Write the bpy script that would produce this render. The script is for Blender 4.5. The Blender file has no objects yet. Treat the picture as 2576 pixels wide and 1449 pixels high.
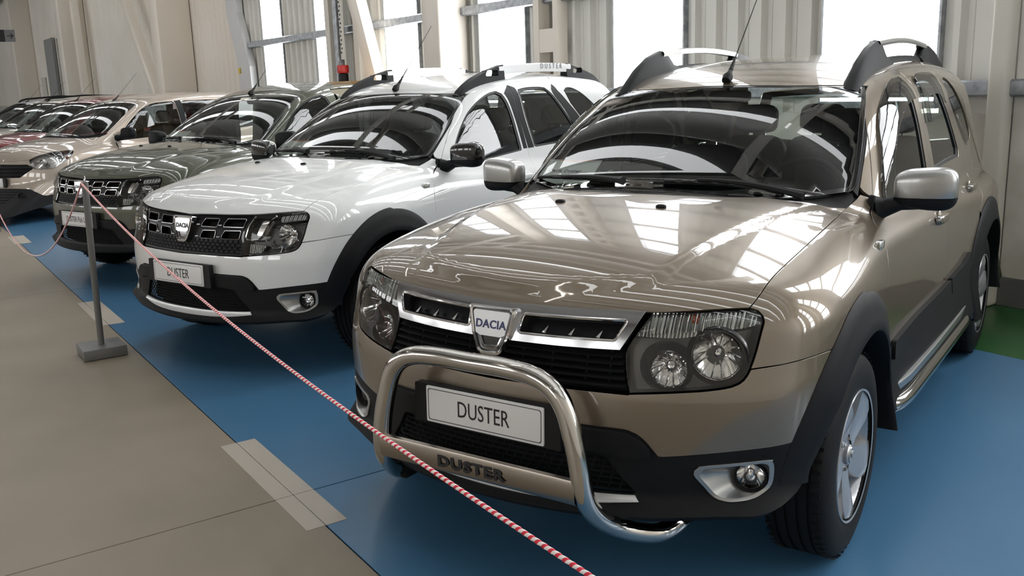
import bpy, bmesh, math, random
import numpy as np
from mathutils import Vector, Matrix
from mathutils.geometry import delaunay_2d_cdt

random.seed(7)
rng = np.random.default_rng(7)
SC = bpy.context.scene
COL = SC.collection
PI = math.pi

# ------------------------------------------------------------------ camera
CAM_POS = (1.60696, -2.13755, 1.55703)
CAM_F = (-0.554236, 0.804279, -0.214375)
CAM_R = (0.826823, 0.561633, -0.030534)
CAM_U = (-0.095842, 0.194174, 0.976274)
cam = bpy.data.objects.new('camera', bpy.data.cameras.new('camera'))
COL.objects.link(cam)
cam.data.sensor_width = 36.0
cam.data.lens = 2328.37 / 2576 * 36.0
cam.data.clip_start = 0.05
cam.data.clip_end = 300
cam.matrix_world = Matrix(((CAM_R[0], CAM_U[0], -CAM_F[0], CAM_POS[0]),
                           (CAM_R[1], CAM_U[1], -CAM_F[1], CAM_POS[1]),
                           (CAM_R[2], CAM_U[2], -CAM_F[2], CAM_POS[2]),
                           (0, 0, 0, 1)))
SC.camera = cam

# ------------------------------------------------------------------ world, exposure
world = bpy.data.worlds.new('world'); SC.world = world
world.use_nodes = True
world.node_tree.nodes['Background'].inputs[0].default_value = (0.95, 0.97, 1.0, 1)
world.node_tree.nodes['Background'].inputs[1].default_value = 1.0
SC.view_settings.view_transform = 'Standard'
SC.view_settings.look = 'None'
SC.view_settings.gamma = 1.0
SC.view_settings.use_curve_mapping = False
SC.view_settings.exposure = 0.40
WINDOW_GLOW = 7.0        # daylight on the translucent wall panes
SKYLIGHT_GLOW = 3.6      # daylight on the roof panes
TUBE_GLOW = 8.0         # fluorescent tubes
FAR_WINDOW_GLOW = 3.6    # the window band on the opposite wall

# building frame: s runs along the wall, n towards it
WD = np.array([.92992, -.36776, 0.0]); WN = np.array([.36776, .92992, 0.0])
WALL_YAW = math.atan2(-.36776, .92992)
def sn(s, n, z=0.0): return tuple(s * WD + n * WN + np.array([0, 0, z]))

# ------------------------------------------------------------------ materials
MATS = {}
def mat(name, col=(.8, .8, .8), rough=.5, metal=0.0, coat=0.0, coat_rough=.03, emit=0.0, spec=.5, alpha=1.0, aniso=0.0):
    if name in MATS: return MATS[name]
    m = bpy.data.materials.new(name); m.use_nodes = True
    b = m.node_tree.nodes['Principled BSDF']
    b.inputs['Base Color'].default_value = (*col, 1)
    b.inputs['Roughness'].default_value = rough
    b.inputs['Metallic'].default_value = metal
    b.inputs['Coat Weight'].default_value = coat
    b.inputs['Coat Roughness'].default_value = coat_rough
    b.inputs['Specular IOR Level'].default_value = spec
    if emit:
        b.inputs['Emission Color'].default_value = (*col, 1)
        b.inputs['Emission Strength'].default_value = emit
    MATS[name] = m
    return m
def nodes(m):
    nt = m.node_tree
    return nt, nt.nodes, nt.links, nt.nodes['Principled BSDF']
def srgb(r, g, b):
    f = lambda c: (c / 255 / 12.92) if c <= 10 else ((c / 255 + .055) / 1.055) ** 2.4
    return (f(r), f(g), f(b))
def add_noise_bump(m, scale, strength, dist=.01, detail=4, coat=False):
    nt, N, L, b = nodes(m)
    tc = N.new('ShaderNodeTexCoord'); n = N.new('ShaderNodeTexNoise'); bp = N.new('ShaderNodeBump')
    n.inputs['Scale'].default_value = scale; n.inputs['Detail'].default_value = detail
    bp.inputs['Strength'].default_value = strength; bp.inputs['Distance'].default_value = dist
    L.new(tc.outputs['Object'], n.inputs['Vector']); L.new(n.outputs['Fac'], bp.inputs['Height']); L.new(bp.outputs['Normal'], b.inputs['Normal'])
    return m
def add_colour_noise(m, c0, c1, scale, detail=6, lo=.35, hi=.65):
    nt, N, L, b = nodes(m)
    tc = N.new('ShaderNodeTexCoord'); n = N.new('ShaderNodeTexNoise'); r = N.new('ShaderNodeValToRGB')
    n.inputs['Scale'].default_value = scale; n.inputs['Detail'].default_value = detail
    r.color_ramp.elements[0].position = lo; r.color_ramp.elements[1].position = hi
    r.color_ramp.elements[0].color = (*c0, 1); r.color_ramp.elements[1].color = (*c1, 1)
    L.new(tc.outputs['Object'], n.inputs['Vector']); L.new(n.outputs['Fac'], r.inputs['Fac']); L.new(r.outputs['Color'], b.inputs['Base Color'])
    return m
def thin_glass(name, tint, ior=1.5, rough=0.0):
    """one sheet of glass: Fresnel mirror over a tinted see-through"""
    m = bpy.data.materials.new(name); m.use_nodes = True
    nt = m.node_tree; N = nt.nodes; L = nt.links
    N.remove(N['Principled BSDF'])
    fr = N.new('ShaderNodeFresnel'); fr.inputs['IOR'].default_value = ior
    tr = N.new('ShaderNodeBsdfTransparent'); tr.inputs['Color'].default_value = (*tint, 1)
    gl = N.new('ShaderNodeBsdfGlossy'); gl.inputs['Roughness'].default_value = rough
    gl.inputs['Color'].default_value = (1, 1, 1, 1)
    mx = N.new('ShaderNodeMixShader')
    L.new(fr.outputs[0], mx.inputs[0]); L.new(tr.outputs[0], mx.inputs[1]); L.new(gl.outputs[0], mx.inputs[2])
    L.new(mx.outputs[0], N['Material Output'].inputs[0])
    MATS[name] = m
    return m

def paint(name, col, metal, rough=.32):
    """car paint: flaked base under clear lacquer"""
    m = mat(name, col, rough, metal, 1.0, .015)
    nt, N, L, b = nodes(m)
    b.inputs['Coat IOR'].default_value = 1.75
    if metal > .2:
        tc = N.new('ShaderNodeTexCoord'); v = N.new('ShaderNodeTexNoise'); v.inputs['Scale'].default_value = 900
        mx = N.new('ShaderNodeMix'); mx.data_type = 'RGBA'
        mx.inputs[6].default_value = (*[c * .86 for c in col], 1); mx.inputs[7].default_value = (*[min(1, c * 1.14) for c in col], 1)
        L.new(tc.outputs['Object'], v.inputs['Vector']); L.new(v.outputs['Fac'], mx.inputs[0]); L.new(mx.outputs[2], b.inputs['Base Color'])
    return m
M_TAN = paint('champagne_paint', srgb(119, 107, 91), .5, .36)
M_WHITE = paint('white_paint', srgb(226, 228, 228), 0.0, .35)
M_GREEN = paint('olive_paint', srgb(60, 64, 47), .35, .42)
M_BEIGE = paint('beige_paint', srgb(176, 163, 150), .4, .40)
M_RED = paint('red_paint', srgb(122, 16, 18), .3, .35)
M_SILV = paint('silver_paint', srgb(190, 182, 170), .35, .4)
M_PLASTIC = add_noise_bump(mat('black_plastic', srgb(20, 21, 23), .58, spec=.22), 700, .25, .002)
M_PLASTIC_D = mat('deep_black_plastic', srgb(13, 13, 14), .55, spec=.3)
M_GLOSSBLACK = mat('gloss_black', (.006, .006, .007), .12, 0, 1.0)
M_VOID = mat('matt_black_plastic', srgb(20, 20, 21), .85, spec=.3)
M_RUBBER = add_noise_bump(mat('tyre_rubber', srgb(17, 17, 18), .66, spec=.25), 300, .2, .002)
M_SEAL = mat('rubber_seal', (.008, .008, .009), .5)
M_CHROME = mat('chrome', (.82, .82, .83), .07, 1.0)
M_CHROME_B = mat('brushed_chrome', (.40, .40, .41), .18, 1.0)
M_SATBLACK = mat('satin_black', (.004, .004, .005), .35, 0, 0, .2, spec=.15)
M_STEEL = mat('polished_steel', (.56, .54, .51), .08, 1.0)
M_STEEL_B = mat('brushed_steel', (.40, .355, .31), .26, 1.0)
M_ALU = mat('satin_aluminium', (.60, .60, .60), .33, 1.0)
M_SILVER = mat('silver_lacquer', srgb(168, 168, 166), .30, .75, .6, .06)
M_SILVER_L = mat('light_silver', srgb(214, 215, 216), .35, .25, .5, .06)
M_ALLOY = mat('alloy_lacquer', srgb(176, 178, 182), .30, .6, .6, .05)
M_PLATE = mat('plate_white', srgb(232, 232, 232), .35, coat=.3)
M_PAPER = mat('white_paper', srgb(246, 245, 243), .7)
M_ORANGE = mat('orange_print', srgb(232, 120, 40), .7)
M_INK = mat('black_ink', (.012, .012, .014), .5)
M_BLUEINK = mat('navy_ink', srgb(28, 34, 92), .4)
M_GREYINK = mat('grey_ink', srgb(120, 122, 124), .5)
M_AMBER = mat('amber_bulb', srgb(176, 66, 20), .2, coat=1)
M_FABRIC = add_noise_bump(mat('dark_fabric', srgb(44, 44, 46), .9, spec=.2), 400, .3, .003)
M_TRIM = mat('grey_interior_trim', srgb(58, 60, 62), .7)
M_TRIM_L = mat('light_interior_trim', srgb(150, 152, 148), .75)
M_GLASS = thin_glass('windscreen_glass', (.86, .93, .90), 1.56)
M_GLASS_D = thin_glass('privacy_glass', (.26, .28, .28), 1.52)
M_LENS = thin_glass('lamp_lens', (.97, .98, .98), 1.5)
M_REFL = mat('lamp_reflector', (.88, .88, .88), .10, 1.0)
M_LAMPDARK = mat('lamp_housing', srgb(28, 29, 31), .18, 0, .5, .05)
M_PRISM = mat('prism_indicator', (.80, .82, .80), .12, .75, 1.0)
def _ribs(m, scale, strength):
    nt, N, L, b = nodes(m)
    tc = N.new('ShaderNodeTexCoord'); w = N.new('ShaderNodeTexWave'); bp = N.new('ShaderNodeBump')
    w.bands_direction = 'X'; w.inputs['Scale'].default_value = scale; w.inputs['Distortion'].default_value = 1.2; w.inputs['Detail'].default_value = 2
    bp.inputs['Strength'].default_value = strength; bp.inputs['Distance'].default_value = .01
    L.new(tc.outputs['Object'], w.inputs['Vector']); L.new(w.outputs['Fac'], bp.inputs['Height']); L.new(bp.outputs['Normal'], b.inputs['Normal'])
_ribs(M_PRISM, 16, .9)

# ------------------------------------------------------------------ object helpers
def link(o, parent=None):
    COL.objects.link(o)
    if parent is not None: o.parent = parent
    return o
def obj(name, me, m=None, parent=None, loc=None, rot=None):
    o = bpy.data.objects.new(name, me); link(o, parent)
    if m is not None:
        if len(me.materials) == 0: me.materials.append(m)
        elif me.materials[0] is not m:
            o.material_slots[0].link = 'OBJECT'; o.material_slots[0].material = m
    if loc is not None: o.location = loc
    if rot is not None: o.rotation_euler = rot
    return o
def tag(o, label, cat, group=None, kind=None):
    o['label'] = label; o['category'] = cat
    if group: o['group'] = group
    if kind: o['kind'] = kind
    return o
def thing(name, label, cat, loc=(0, 0, 0), rot=(0, 0, 0), group=None):
    o = bpy.data.objects.new(name, None); COL.objects.link(o)
    o.location = loc; o.rotation_euler = rot; o.empty_display_size = .1
    return tag(o, label, cat, group)
def struct(name, me, m, parent=None, label=None):
    o = obj(name, me, m, parent)
    o['kind'] = 'structure'
    if label: o['label'] = label
    return o

class MB:
    """collects simple shapes into one mesh"""
    def __init__(s): s.v = []; s.f = []
    def add(s, v, f, M=None):
        k = len(s.v)
        if M is not None: v = [tuple(M @ Vector(p)) for p in v]
        s.v += [tuple(map(float, p)) for p in v]; s.f += [tuple(i + k for i in q) for q in f]
        return s
    def box(s, c, d, M=None):
        x, y, z = d[0] / 2, d[1] / 2, d[2] / 2
        v = [(c[0] + a * x, c[1] + b * y, c[2] + e * z) for a in (-1, 1) for b in (-1, 1) for e in (-1, 1)]
        return s.add(v, [(0, 1, 3, 2), (4, 6, 7, 5), (0, 4, 5, 1), (2, 3, 7, 6), (0, 2, 6, 4), (1, 5, 7, 3)], M)
    def prism(s, poly, y0, y1, M=None):
        """poly in (x,z), extruded from y0 to y1"""
        n = len(poly)
        a = sum(poly[i][0] * poly[(i + 1) % n][1] - poly[(i + 1) % n][0] * poly[i][1] for i in range(n))
        if a < 0: poly = poly[::-1]
        v = [(p[0], y0, p[1]) for p in poly] + [(p[0], y1, p[1]) for p in poly]
        f = [tuple(range(n)), tuple(range(2 * n - 1, n - 1, -1))] + [(i, i + n, (i + 1) % n + n, (i + 1) % n) for i in range(n)]
        return s.add(v, f, M)
    def tube(s, path, r, n=12, closed=False, caps=True):
        P = [Vector(p) for p in path]; m = len(P); rr = r if hasattr(r, '__len__') else [r] * m
        T = []
        for i in range(m):
            a = P[(i - 1) % m] if (closed or i > 0) else P[i]; b = P[(i + 1) % m] if (closed or i < m - 1) else P[i]
            T.append((b - a).normalized())
        up = Vector((0, 0, 1)) if abs(T[0].z) < .9 else Vector((1, 0, 0))
        u = (up - T[0] * up.dot(T[0])).normalized()
        v = []
        for i in range(m):
            u = (u - T[i] * u.dot(T[i])).normalized(); w = T[i].cross(u)
            for k in range(n):
                a = 2 * PI * k / n; v.append(tuple(P[i] + (u * math.cos(a) + w * math.sin(a)) * rr[i]))
        f = []
        for i in range(m if closed else m - 1):
            j = (i + 1) % m
            for k in range(n): f.append((i * n + k, i * n + (k + 1) % n, j * n + (k + 1) % n, j * n + k))
        if caps and not closed: f += [tuple(range(n - 1, -1, -1)), tuple((m - 1) * n + k for k in range(n))]
        return s.add(v, f)
    def lathe(s, prof, n=48, M=None, closed=False):
        """prof = (radius, axial); axis = local X"""
        m = len(prof); v = []
        for r, a in prof:
            for k in range(n):
                t = 2 * PI * k / n; v.append((a, r * math.cos(t), r * math.sin(t)))
        f = []
        for i in range(m if closed else m - 1):
            j = (i + 1) % m
            for k in range(n): f.append((i * n + k, j * n + k, j * n + (k + 1) % n, i * n + (k + 1) % n))
        return s.add(v, f, M)
    def grid(s, P):
        """P: rows of points"""
        h, w = len(P), len(P[0]); v = [p for row in P for p in row]
        return s.add(v, [(i * w + j, i * w + j + 1, (i + 1) * w + j + 1, (i + 1) * w + j) for i in range(h - 1) for j in range(w - 1)])
    def mirror(s):
        o = MB(); o.v = [(-p[0], p[1], p[2]) for p in s.v]; o.f = [q[::-1] for q in s.f]; return o
    def mesh(s, name, smooth=35, bevel=0.0, seg=2, recalc=True):
        me = bpy.data.meshes.new(name)
        me.from_pydata(s.v, [], s.f)
        if bevel or recalc:
            bm = bmesh.new(); bm.from_mesh(me)
            if recalc: bmesh.ops.recalc_face_normals(bm, faces=bm.faces)
            if bevel:
                es = [e for e in bm.edges if len(e.link_faces) == 2 and e.calc_face_angle(0) > .5]
                bmesh.ops.bevel(bm, geom=es, offset=bevel, segments=seg, affect='EDGES', profile=.5, clamp_overlap=True)
            bm.to_mesh(me); bm.free()
        if smooth:
            for p in me.polygons: p.use_smooth = True
            me.set_sharp_from_angle(angle=math.radians(smooth))
        return me
def mirror_mesh(me, name=None):
    m2 = me.copy()
    co = np.empty(len(m2.vertices) * 3); m2.vertices.foreach_get('co', co); co = co.reshape(-1, 3); co[:, 0] *= -1
    m2.vertices.foreach_set('co', co.ravel()); m2.flip_normals(); m2.update()
    return m2
def cr(pts, step=.03, closed=False):
    """Catmull-Rom through the points, about one point per step"""
    P = [np.array(p, float) for p in pts]; n = len(P); out = []
    for i in range(n if closed else n - 1):
        p1, p2 = P[i], P[(i + 1) % n]
        p0 = P[(i - 1) % n] if (closed or i > 0) else 2 * p1 - p2
        p3 = P[(i + 2) % n] if (closed or i < n - 2) else 2 * p2 - p1
        k = max(1, int(math.ceil(np.linalg.norm(p2 - p1) / step)))
        for j in range(k):
            t = j / k
            out.append(.5 * (2 * p1 + (p2 - p0) * t + (2 * p0 - 5 * p1 + 4 * p2 - p3) * t * t + (3 * p1 - p0 - 3 * p2 + p3) * t ** 3))
    if not closed: out.append(P[-1])
    return out
def fillet(poly, r, k=5):
    """2-D polygon with rounded corners (r one number or one per corner)"""
    n = len(poly); out = []
    for i in range(n):
        p = np.array(poly[i], float); a = np.array(poly[i - 1], float) - p; b = np.array(poly[(i + 1) % n], float) - p
        la, lb = np.linalg.norm(a), np.linalg.norm(b); a /= la; b /= lb
        rr = r[i] if hasattr(r, '__len__') else r
        c = float(np.clip(a @ b, -1, 1)); h = math.acos(c) / 2
        if rr <= 0 or h > 1.5: out.append(tuple(p)); continue
        t = min(rr / math.tan(h), .48 * la, .48 * lb)
        for j in range(k + 1):
            u = j / k; out.append(tuple((1 - u) ** 2 * (p + a * t) + 2 * u * (1 - u) * p + u * u * (p + b * t)))
    return out
def text_mesh(body, size, depth=.0, shear=0.0, spacing=1.0, bold=0.0):
    cu = bpy.data.curves.new('lettering', 'FONT'); cu.body = body; cu.size = size; cu.extrude = depth; cu.align_x = 'CENTER'; cu.align_y = 'CENTER'
    cu.shear = shear; cu.space_character = spacing; cu.offset = bold; cu.resolution_u = 3
    o = bpy.data.objects.new('lettering', cu); COL.objects.link(o)
    dg = bpy.context.evaluated_depsgraph_get(); me = bpy.data.meshes.new_from_object(o.evaluated_get(dg))
    bpy.data.objects.remove(o); bpy.data.curves.remove(cu)
    return me
# ------------------------------------------------------------------ car bodies as smooth fields (x across, y rearwards, z up)
def spline(pts):
    t = np.array([p[0] for p in pts], float); v = np.array([p[1] for p in pts], float); n = len(t)
    h = np.diff(t); A = np.eye(n); b = np.zeros(n)
    for i in range(1, n - 1):
        A[i, i - 1] = h[i - 1]; A[i, i] = 2 * (h[i - 1] + h[i]); A[i, i + 1] = h[i]
        b[i] = 3 * ((v[i + 1] - v[i]) / h[i] - (v[i] - v[i - 1]) / h[i - 1])
    c = np.linalg.solve(A, b); bb = np.diff(v) / h - h * (2 * c[:-1] + c[1:]) / 3; d = np.diff(c) / (3 * h)
    s1 = bb[-1] + 2 * c[-2] * h[-1] + 3 * d[-1] * h[-1] ** 2
    def f(q):
        q = np.asarray(q, float); i = np.clip(np.searchsorted(t, q) - 1, 0, n - 2); u = np.clip(q, t[0], t[-1]) - t[i]
        r = v[i] + bb[i] * u + c[i] * u * u + d[i] * u ** 3
        return r + np.where(q < t[0], (q - t[0]) * bb[0], 0) + np.where(q > t[-1], (q - t[-1]) * s1, 0)
    return f
def smax(a, b, k): return np.maximum(a, b) + np.maximum(k - np.abs(a - b), 0) ** 2 / (4 * k)
def smin(a, b, k): return -smax(-a, -b, k)
def sstep(a, b, x):
    t = np.clip((x - a) / (b - a), 0, 1); return t * t * (3 - 2 * t)
DUSTER = dict(
    hc=[(0, .83), (.08, .885), (.14, .925), (.22, .97), (.32, 1.012), (.45, 1.05), (.65, 1.09), (.85, 1.117), (1.1, 1.135), (1.5, 1.13), (4.4, 1.06)],
    hk=(.09, .09), dome=.009, domec=(.195, .52, .44, .2),
    y0=[(.18, .20), (.25, .12), (.32, .075), (.42, .055), (.52, .048), (.62, .046), (.68, .052), (.74, .07), (.82, .092), (.9, .118), (1.0, .165)],
    fr=(.25, .20),
    S=[(.18, .80), (.28, .845), (.4, .873), (.55, .887), (.75, .89), (.9, .878), (1.0, .855), (1.09, .81), (1.2, .75)],
    bul=[(.80, .42, .032), (3.56, .50, .035)],
    ws=(1.205, .641, .27, 1.087),
    roof=[(1.7, 1.46), (1.86, 1.525), (1.95, 1.553), (2.1, 1.588), (2.4, 1.632), (2.8, 1.658), (3.2, 1.66), (3.6, 1.64), (4.0, 1.60), (4.3, 1.55)],
    rk=(.03, .03, .62),
    S2=[(1.0, .815), (1.08, .80), (1.3, .76), (1.45, .725), (1.55, .695)], S2y=(2.6, .012),
    rear=[(.2, 4.2), (.4, 4.28), (.7, 4.315), (.95, 4.30), (1.1, 4.27)], rearw=(4.30, -.55), k=(.10, .075, .10, .10, .03))
LODGY = dict(
    hc=[(0, .74), (.06, .80), (.14, .855), (.25, .905), (.4, .95), (.6, .99), (.8, 1.015), (1.0, 1.035), (1.4, 1.03), (4.6, 1.0)],
    hk=(.10, .14), dome=.004, domec=(.22, .4, .42, .2),
    y0=[(.16, .20), (.24, .10), (.34, .05), (.45, .035), (.55, .04), (.64, .055), (.72, .085), (.8, .125), (.9, .20), (1.0, .3)],
    fr=(.30, .30),
    S=[(.16, .78), (.28, .82), (.4, .84), (.55, .855), (.75, .86), (.9, .85), (.98, .835), (1.05, .80), (1.2, .74)],
    bul=[(.84, .42, .024), (3.66, .5, .024)],
    ws=(.985, .60, .30, 1.03),
    roof=[(1.5, 1.40), (1.72, 1.475), (1.9, 1.52), (2.1, 1.55), (2.4, 1.578), (2.8, 1.60), (3.2, 1.602), (3.6, 1.59), (4.0, 1.57), (4.4, 1.53)],
    rk=(.03, .03, .62),
    S2=[(.95, .80), (1.05, .785), (1.3, .745), (1.48, .705), (1.6, .67)], S2y=(2.6, .012),
    rear=[(.2, 4.35), (.4, 4.45), (.7, 4.49), (.95, 4.48), (1.1, 4.45)], rearw=(4.48, -.4), k=(.12, .09, .10, .10, .03))
class Body:
    def __init__(s, P):
        s.P = P; s.hc = spline(P['hc']); s.y0 = spline(P['y0']); s.S = spline(P['S']); s.rf = spline(P['roof']); s.S2 = spline(P['S2']); s.re = spline(P['rear'])
    def F(s, Q):
        P = s.P; x = np.abs(Q[..., 0]); y = Q[..., 1]; z = Q[..., 2]
        sw = s.S(z)
        for yb, w, am in P['bul']:
            sw = sw + am * np.exp(-((y - yb) / w) ** 2) * sstep(.25, .55, z) * (1 - sstep(.86, 1.06, z))
        a = x - sw
        dc = P['domec']; dd = np.maximum(dc[0] + dc[1] * x * x - y, x - (dc[2] + dc[3] * (y - .3)))
        b = (z - (s.hc(y) - P['hk'][0] * x ** 2 - P['hk'][1] * x ** 4 + P['dome'] * (1 - sstep(-.02, .035, dd)))) * .97
        c2, c4 = P['fr']
        c = (s.y0(z) + c2 * x ** 2 + c4 * x ** 4 - y) / np.sqrt(1 + (2 * c2 * x + 4 * c4 * x ** 3) ** 2)
        d = y - (s.re(z) - .12 * x ** 2 - .22 * x ** 4)
        k = P['k']
        Lw = smax(smax(smax(a, c, k[0]), b, k[1]), d, .14)
        Lw = smax(Lw, .2 - z, .03)
        wa, wm, wc, wz = P['ws']
        w = (wa + (z - wz) / wm + wc * x ** 2 - y) * wm / math.sqrt(1 + wm * wm)
        r = z - (s.rf(y) - P['rk'][0] * (x / P['rk'][2]) ** 2 - P['rk'][1] * (x / P['rk'][2]) ** 4)
        a2 = (x - (s.S2(z) - P['S2y'][1] * (y - P['S2y'][0]) ** 2)) * .97
        e = (y - (P['rearw'][0] + (z - 1.1) * P['rearw'][1] - .12 * x ** 2 - .15 * x ** 4)) * .85
        G = smax(smax(smax(a2, w, k[2]), r, k[3]), e, .16)
        return smin(Lw, G, k[4])
    def grad(s, Q, h=1e-4):
        g = np.stack([s.F(Q + h * e) - s.F(Q - h * e) for e in np.eye(3)], -1); return g / np.linalg.norm(g, axis=-1, keepdims=True)
    def cast(s, O, D, tmax=3.6, n=60, F=None):
        """first crossing of the surface along O + tD"""
        F = F or s.F
        D = np.atleast_2d(np.asarray(D, float)); O = np.broadcast_to(np.asarray(O, float), D.shape).copy()
        lo = np.zeros(len(D)); hi = np.zeros(len(D)); sg = np.sign(F(O)); ts = np.linspace(0, tmax, n + 1)
        act = np.arange(len(D))
        for t0, t1 in zip(ts[:-1], ts[1:]):
            hit = np.sign(F(O[act] + t1 * D[act])) != sg[act]
            lo[act[hit]] = t0; hi[act[hit]] = t1; act = act[~hit]
            if not len(act): break
        hi[act] = tmax
        for _ in range(17):
            m = (lo + hi) / 2; same = np.sign(F(O + m[:, None] * D)) == sg; lo = np.where(same, m, lo); hi = np.where(same, hi, m)
        return O + hi[:, None] * D
    def side(s, y, z): return s.cast((1.4, y, z), [(-1, 0, 0)])[0]
    def front(s, x, z): return s.cast((x, -1.0, z), [(0, 1, 0)])[0]
    def top(s, x, y): return s.cast((x, y, 2.2), [(0, 0, -1)])[0]
    def fronts(s, P):
        P = np.array(P, float); O = np.stack([P[:, 0], P[:, 0] * 0 - 1, P[:, 1]], -1); return s.cast(O, np.broadcast_to([0, 1.0, 0], O.shape))
    def sides(s, P):
        P = np.array(P, float); O = np.stack([P[:, 0] * 0 + 1.4, P[:, 0], P[:, 1]], -1); return s.cast(O, np.broadcast_to([-1.0, 0, 0], O.shape))
    def tops(s, P):
        P = np.array(P, float); O = np.stack([P[:, 0], P[:, 1], P[:, 0] * 0 + 2.2], -1); return s.cast(O, np.broadcast_to([0, 0, -1.0], O.shape))

def inside(poly, Q):
    x, y = Q[:, 0], Q[:, 1]; r = np.zeros(len(Q), bool); n = len(poly)
    for i in range(n):
        x0, y0 = poly[i]; x1, y1 = poly[(i + 1) % n]
        if y0 == y1: continue
        c = (y0 > y) != (y1 > y); r ^= c & (x < (x1 - x0) * (y - y0) / (y1 - y0) + x0)
    return r
def seg_dist(poly, Q):
    d = np.full(len(Q), 1e9); n = len(poly)
    for i in range(n):
        a = poly[i]; b = poly[(i + 1) % n]; ab = b - a; L2 = ab @ ab + 1e-18
        t = np.clip(((Q - a) @ ab) / L2, 0, 1); d = np.minimum(d, np.hypot(*(Q - a - t[:, None] * ab).T))
    return d
def dense(chains, step=.03):
    """closed outline from chains of points; each chain is smooth, chains meet at corners"""
    out = []
    for ch in chains:
        c = cr(ch, step) if len(ch) > 2 else [np.array(p, float) for p in ch]
        out += c
    res = []
    for i, p in enumerate(out):
        q = out[(i + 1) % len(out)]; L = np.linalg.norm(q - p)
        if L < 1e-4: continue
        k = max(1, int(L / step)); res += [p + (q - p) * j / k for j in range(k)]
    return np.array(res)
def mirror_chain(ch): return [(-p[0], p[1], p[2]) for p in reversed(ch)]
class Panel: pass
def panel(B, outline, O, grid=.03, gap=.002, thick=.012, holes=(), off=0.0, hole_gap=0.0, rim=True, hole_rim=True):
    """a trimmed sheet on the body surface. outline/holes: dense 3-D loops near the surface; O: a point inside the body"""
    O = np.array(O, float)
    loops = [np.array(outline)] + [np.array(h) for h in holes]
    surf = []
    for k, Lp in enumerate(loops):
        D = Lp - O; D /= np.linalg.norm(D, axis=1, keepdims=True)
        P = B.cast(O, D); g = gap if k == 0 else hole_gap
        if g:
            nrm = B.grad(P); T = np.roll(P, -1, 0) - np.roll(P, 1, 0); T /= np.linalg.norm(T, axis=1, keepdims=True) + 1e-12
            inw = np.cross(nrm, T); inw /= np.linalg.norm(inw, axis=1, keepdims=True) + 1e-12
            C = P.mean(0); area = np.einsum('ij,ij->i', np.cross(P - C, np.roll(P, -1, 0) - C), nrm).sum()
            sgn = 1 if area > 0 else -1
            if k: sgn = -sgn
            P = P + inw * sgn * g; D = P - O; D /= np.linalg.norm(D, axis=1, keepdims=True); P = B.cast(O, D)
        surf.append(P)
    C = surf[0].mean(0) - O; C /= np.linalg.norm(C)
    up = np.array([0, 0, 1.0]) if abs(C[2]) < .9 else np.array([0, 1.0, 0]); e1 = np.cross(up, C); e1 /= np.linalg.norm(e1); e2 = np.cross(C, e1)
    def to2(P):
        D = P - O; D /= np.linalg.norm(D, axis=1, keepdims=True); w = 1 + D @ C; return np.stack([2 * (D @ e1) / w, 2 * (D @ e2) / w], -1)
    def to3(q):
        r2 = (q ** 2).sum(1); k = (4 - r2) / (4 + r2); f = (1 + k) / 2; return q[:, :1] * f[:, None] * e1 + q[:, 1:] * f[:, None] * e2 + k[:, None] * C
    L2 = [to2(P) for P in surf]
    sp = grid / np.linalg.norm(surf[0] - O, axis=1).mean()
    lo, hi = L2[0].min(0), L2[0].max(0)
    nx, ny = int((hi[0] - lo[0]) / sp) + 2, int((hi[1] - lo[1]) / (sp * .866)) + 2
    gx, gy = np.meshgrid(np.arange(nx), np.arange(ny)); G = np.stack([lo[0] + (gx + .5 * (gy % 2)) * sp, lo[1] + gy * sp * .866], -1).reshape(-1, 2)
    ok = inside(L2[0], G); G = G[ok]
    for h in L2[1:]: G = G[~inside(h, G)]
    for h in L2: G = G[seg_dist(h, G) > sp * .45]
    V = []; E = []
    for h in L2:
        k = len(V); V += [tuple(p) for p in h]; E += [(k + i, k + (i + 1) % len(h)) for i in range(len(h))]
    nb = len(V); V += [tuple(p) for p in G]
    r = delaunay_2d_cdt([Vector(p) for p in V], E, [], 0, 1e-7)
    co = np.array([tuple(p) for p in r[0]]); tri = np.array([t for t in r[2]])
    cen = co[tri].mean(1); keep = inside(L2[0], cen)
    for h in L2[1:]: keep &= ~inside(h, cen)
    tri = tri[keep]
    P3 = B.cast(O, to3(co)); N3 = B.grad(P3); P3 = P3 + N3 * off
    a = np.einsum('ij,ij->i', np.cross(P3[tri[:, 1]] - P3[tri[:, 0]], P3[tri[:, 2]] - P3[tri[:, 0]]), N3[tri[:, 0]])
    tri[a < 0] = tri[a < 0][:, ::-1]
    verts = [P3]; norms = [N3]; faces = [tuple(t) for t in tri]; base = len(P3)
    p = Panel(); p.loops = []
    for k, (S3, h) in enumerate(zip(surf, L2)):
        nrm = B.grad(S3); A = S3 + nrm * off; p.loops.append((A, nrm))
        if not rim or (k and not hole_rim): continue
        T = np.roll(A, -1, 0) - np.roll(A, 1, 0); T /= np.linalg.norm(T, axis=1, keepdims=True) + 1e-12
        out = np.cross(T, nrm); ar = .5 * sum(h[i][0] * h[(i + 1) % len(h)][1] - h[(i + 1) % len(h)][0] * h[i][1] for i in range(len(h)))
        ccw = ar > 0
        if not ccw: out = -out
        if k: out = -out
        Cc = A - nrm * thick; m = len(A)
        # a narrow rounded lip, then the wall of the sheet
        l1 = A + out * .0008 - nrm * .0012
        n1 = out * .7 + nrm * .7; 
        verts += [A, l1, l1, Cc]; norms += [nrm, n1, out, out]
        for i in range(m):
            j = (i + 1) % m
            for q in ((base + i, base + j, base + m + j, base + m + i), (base + 2 * m + i, base + 2 * m + j, base + 3 * m + j, base + 3 * m + i)):
                faces.append(q if (ccw != bool(k)) is False else q[::-1])
        base += 4 * m
    V = np.concatenate(verts); Nn = np.concatenate(norms)
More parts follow.
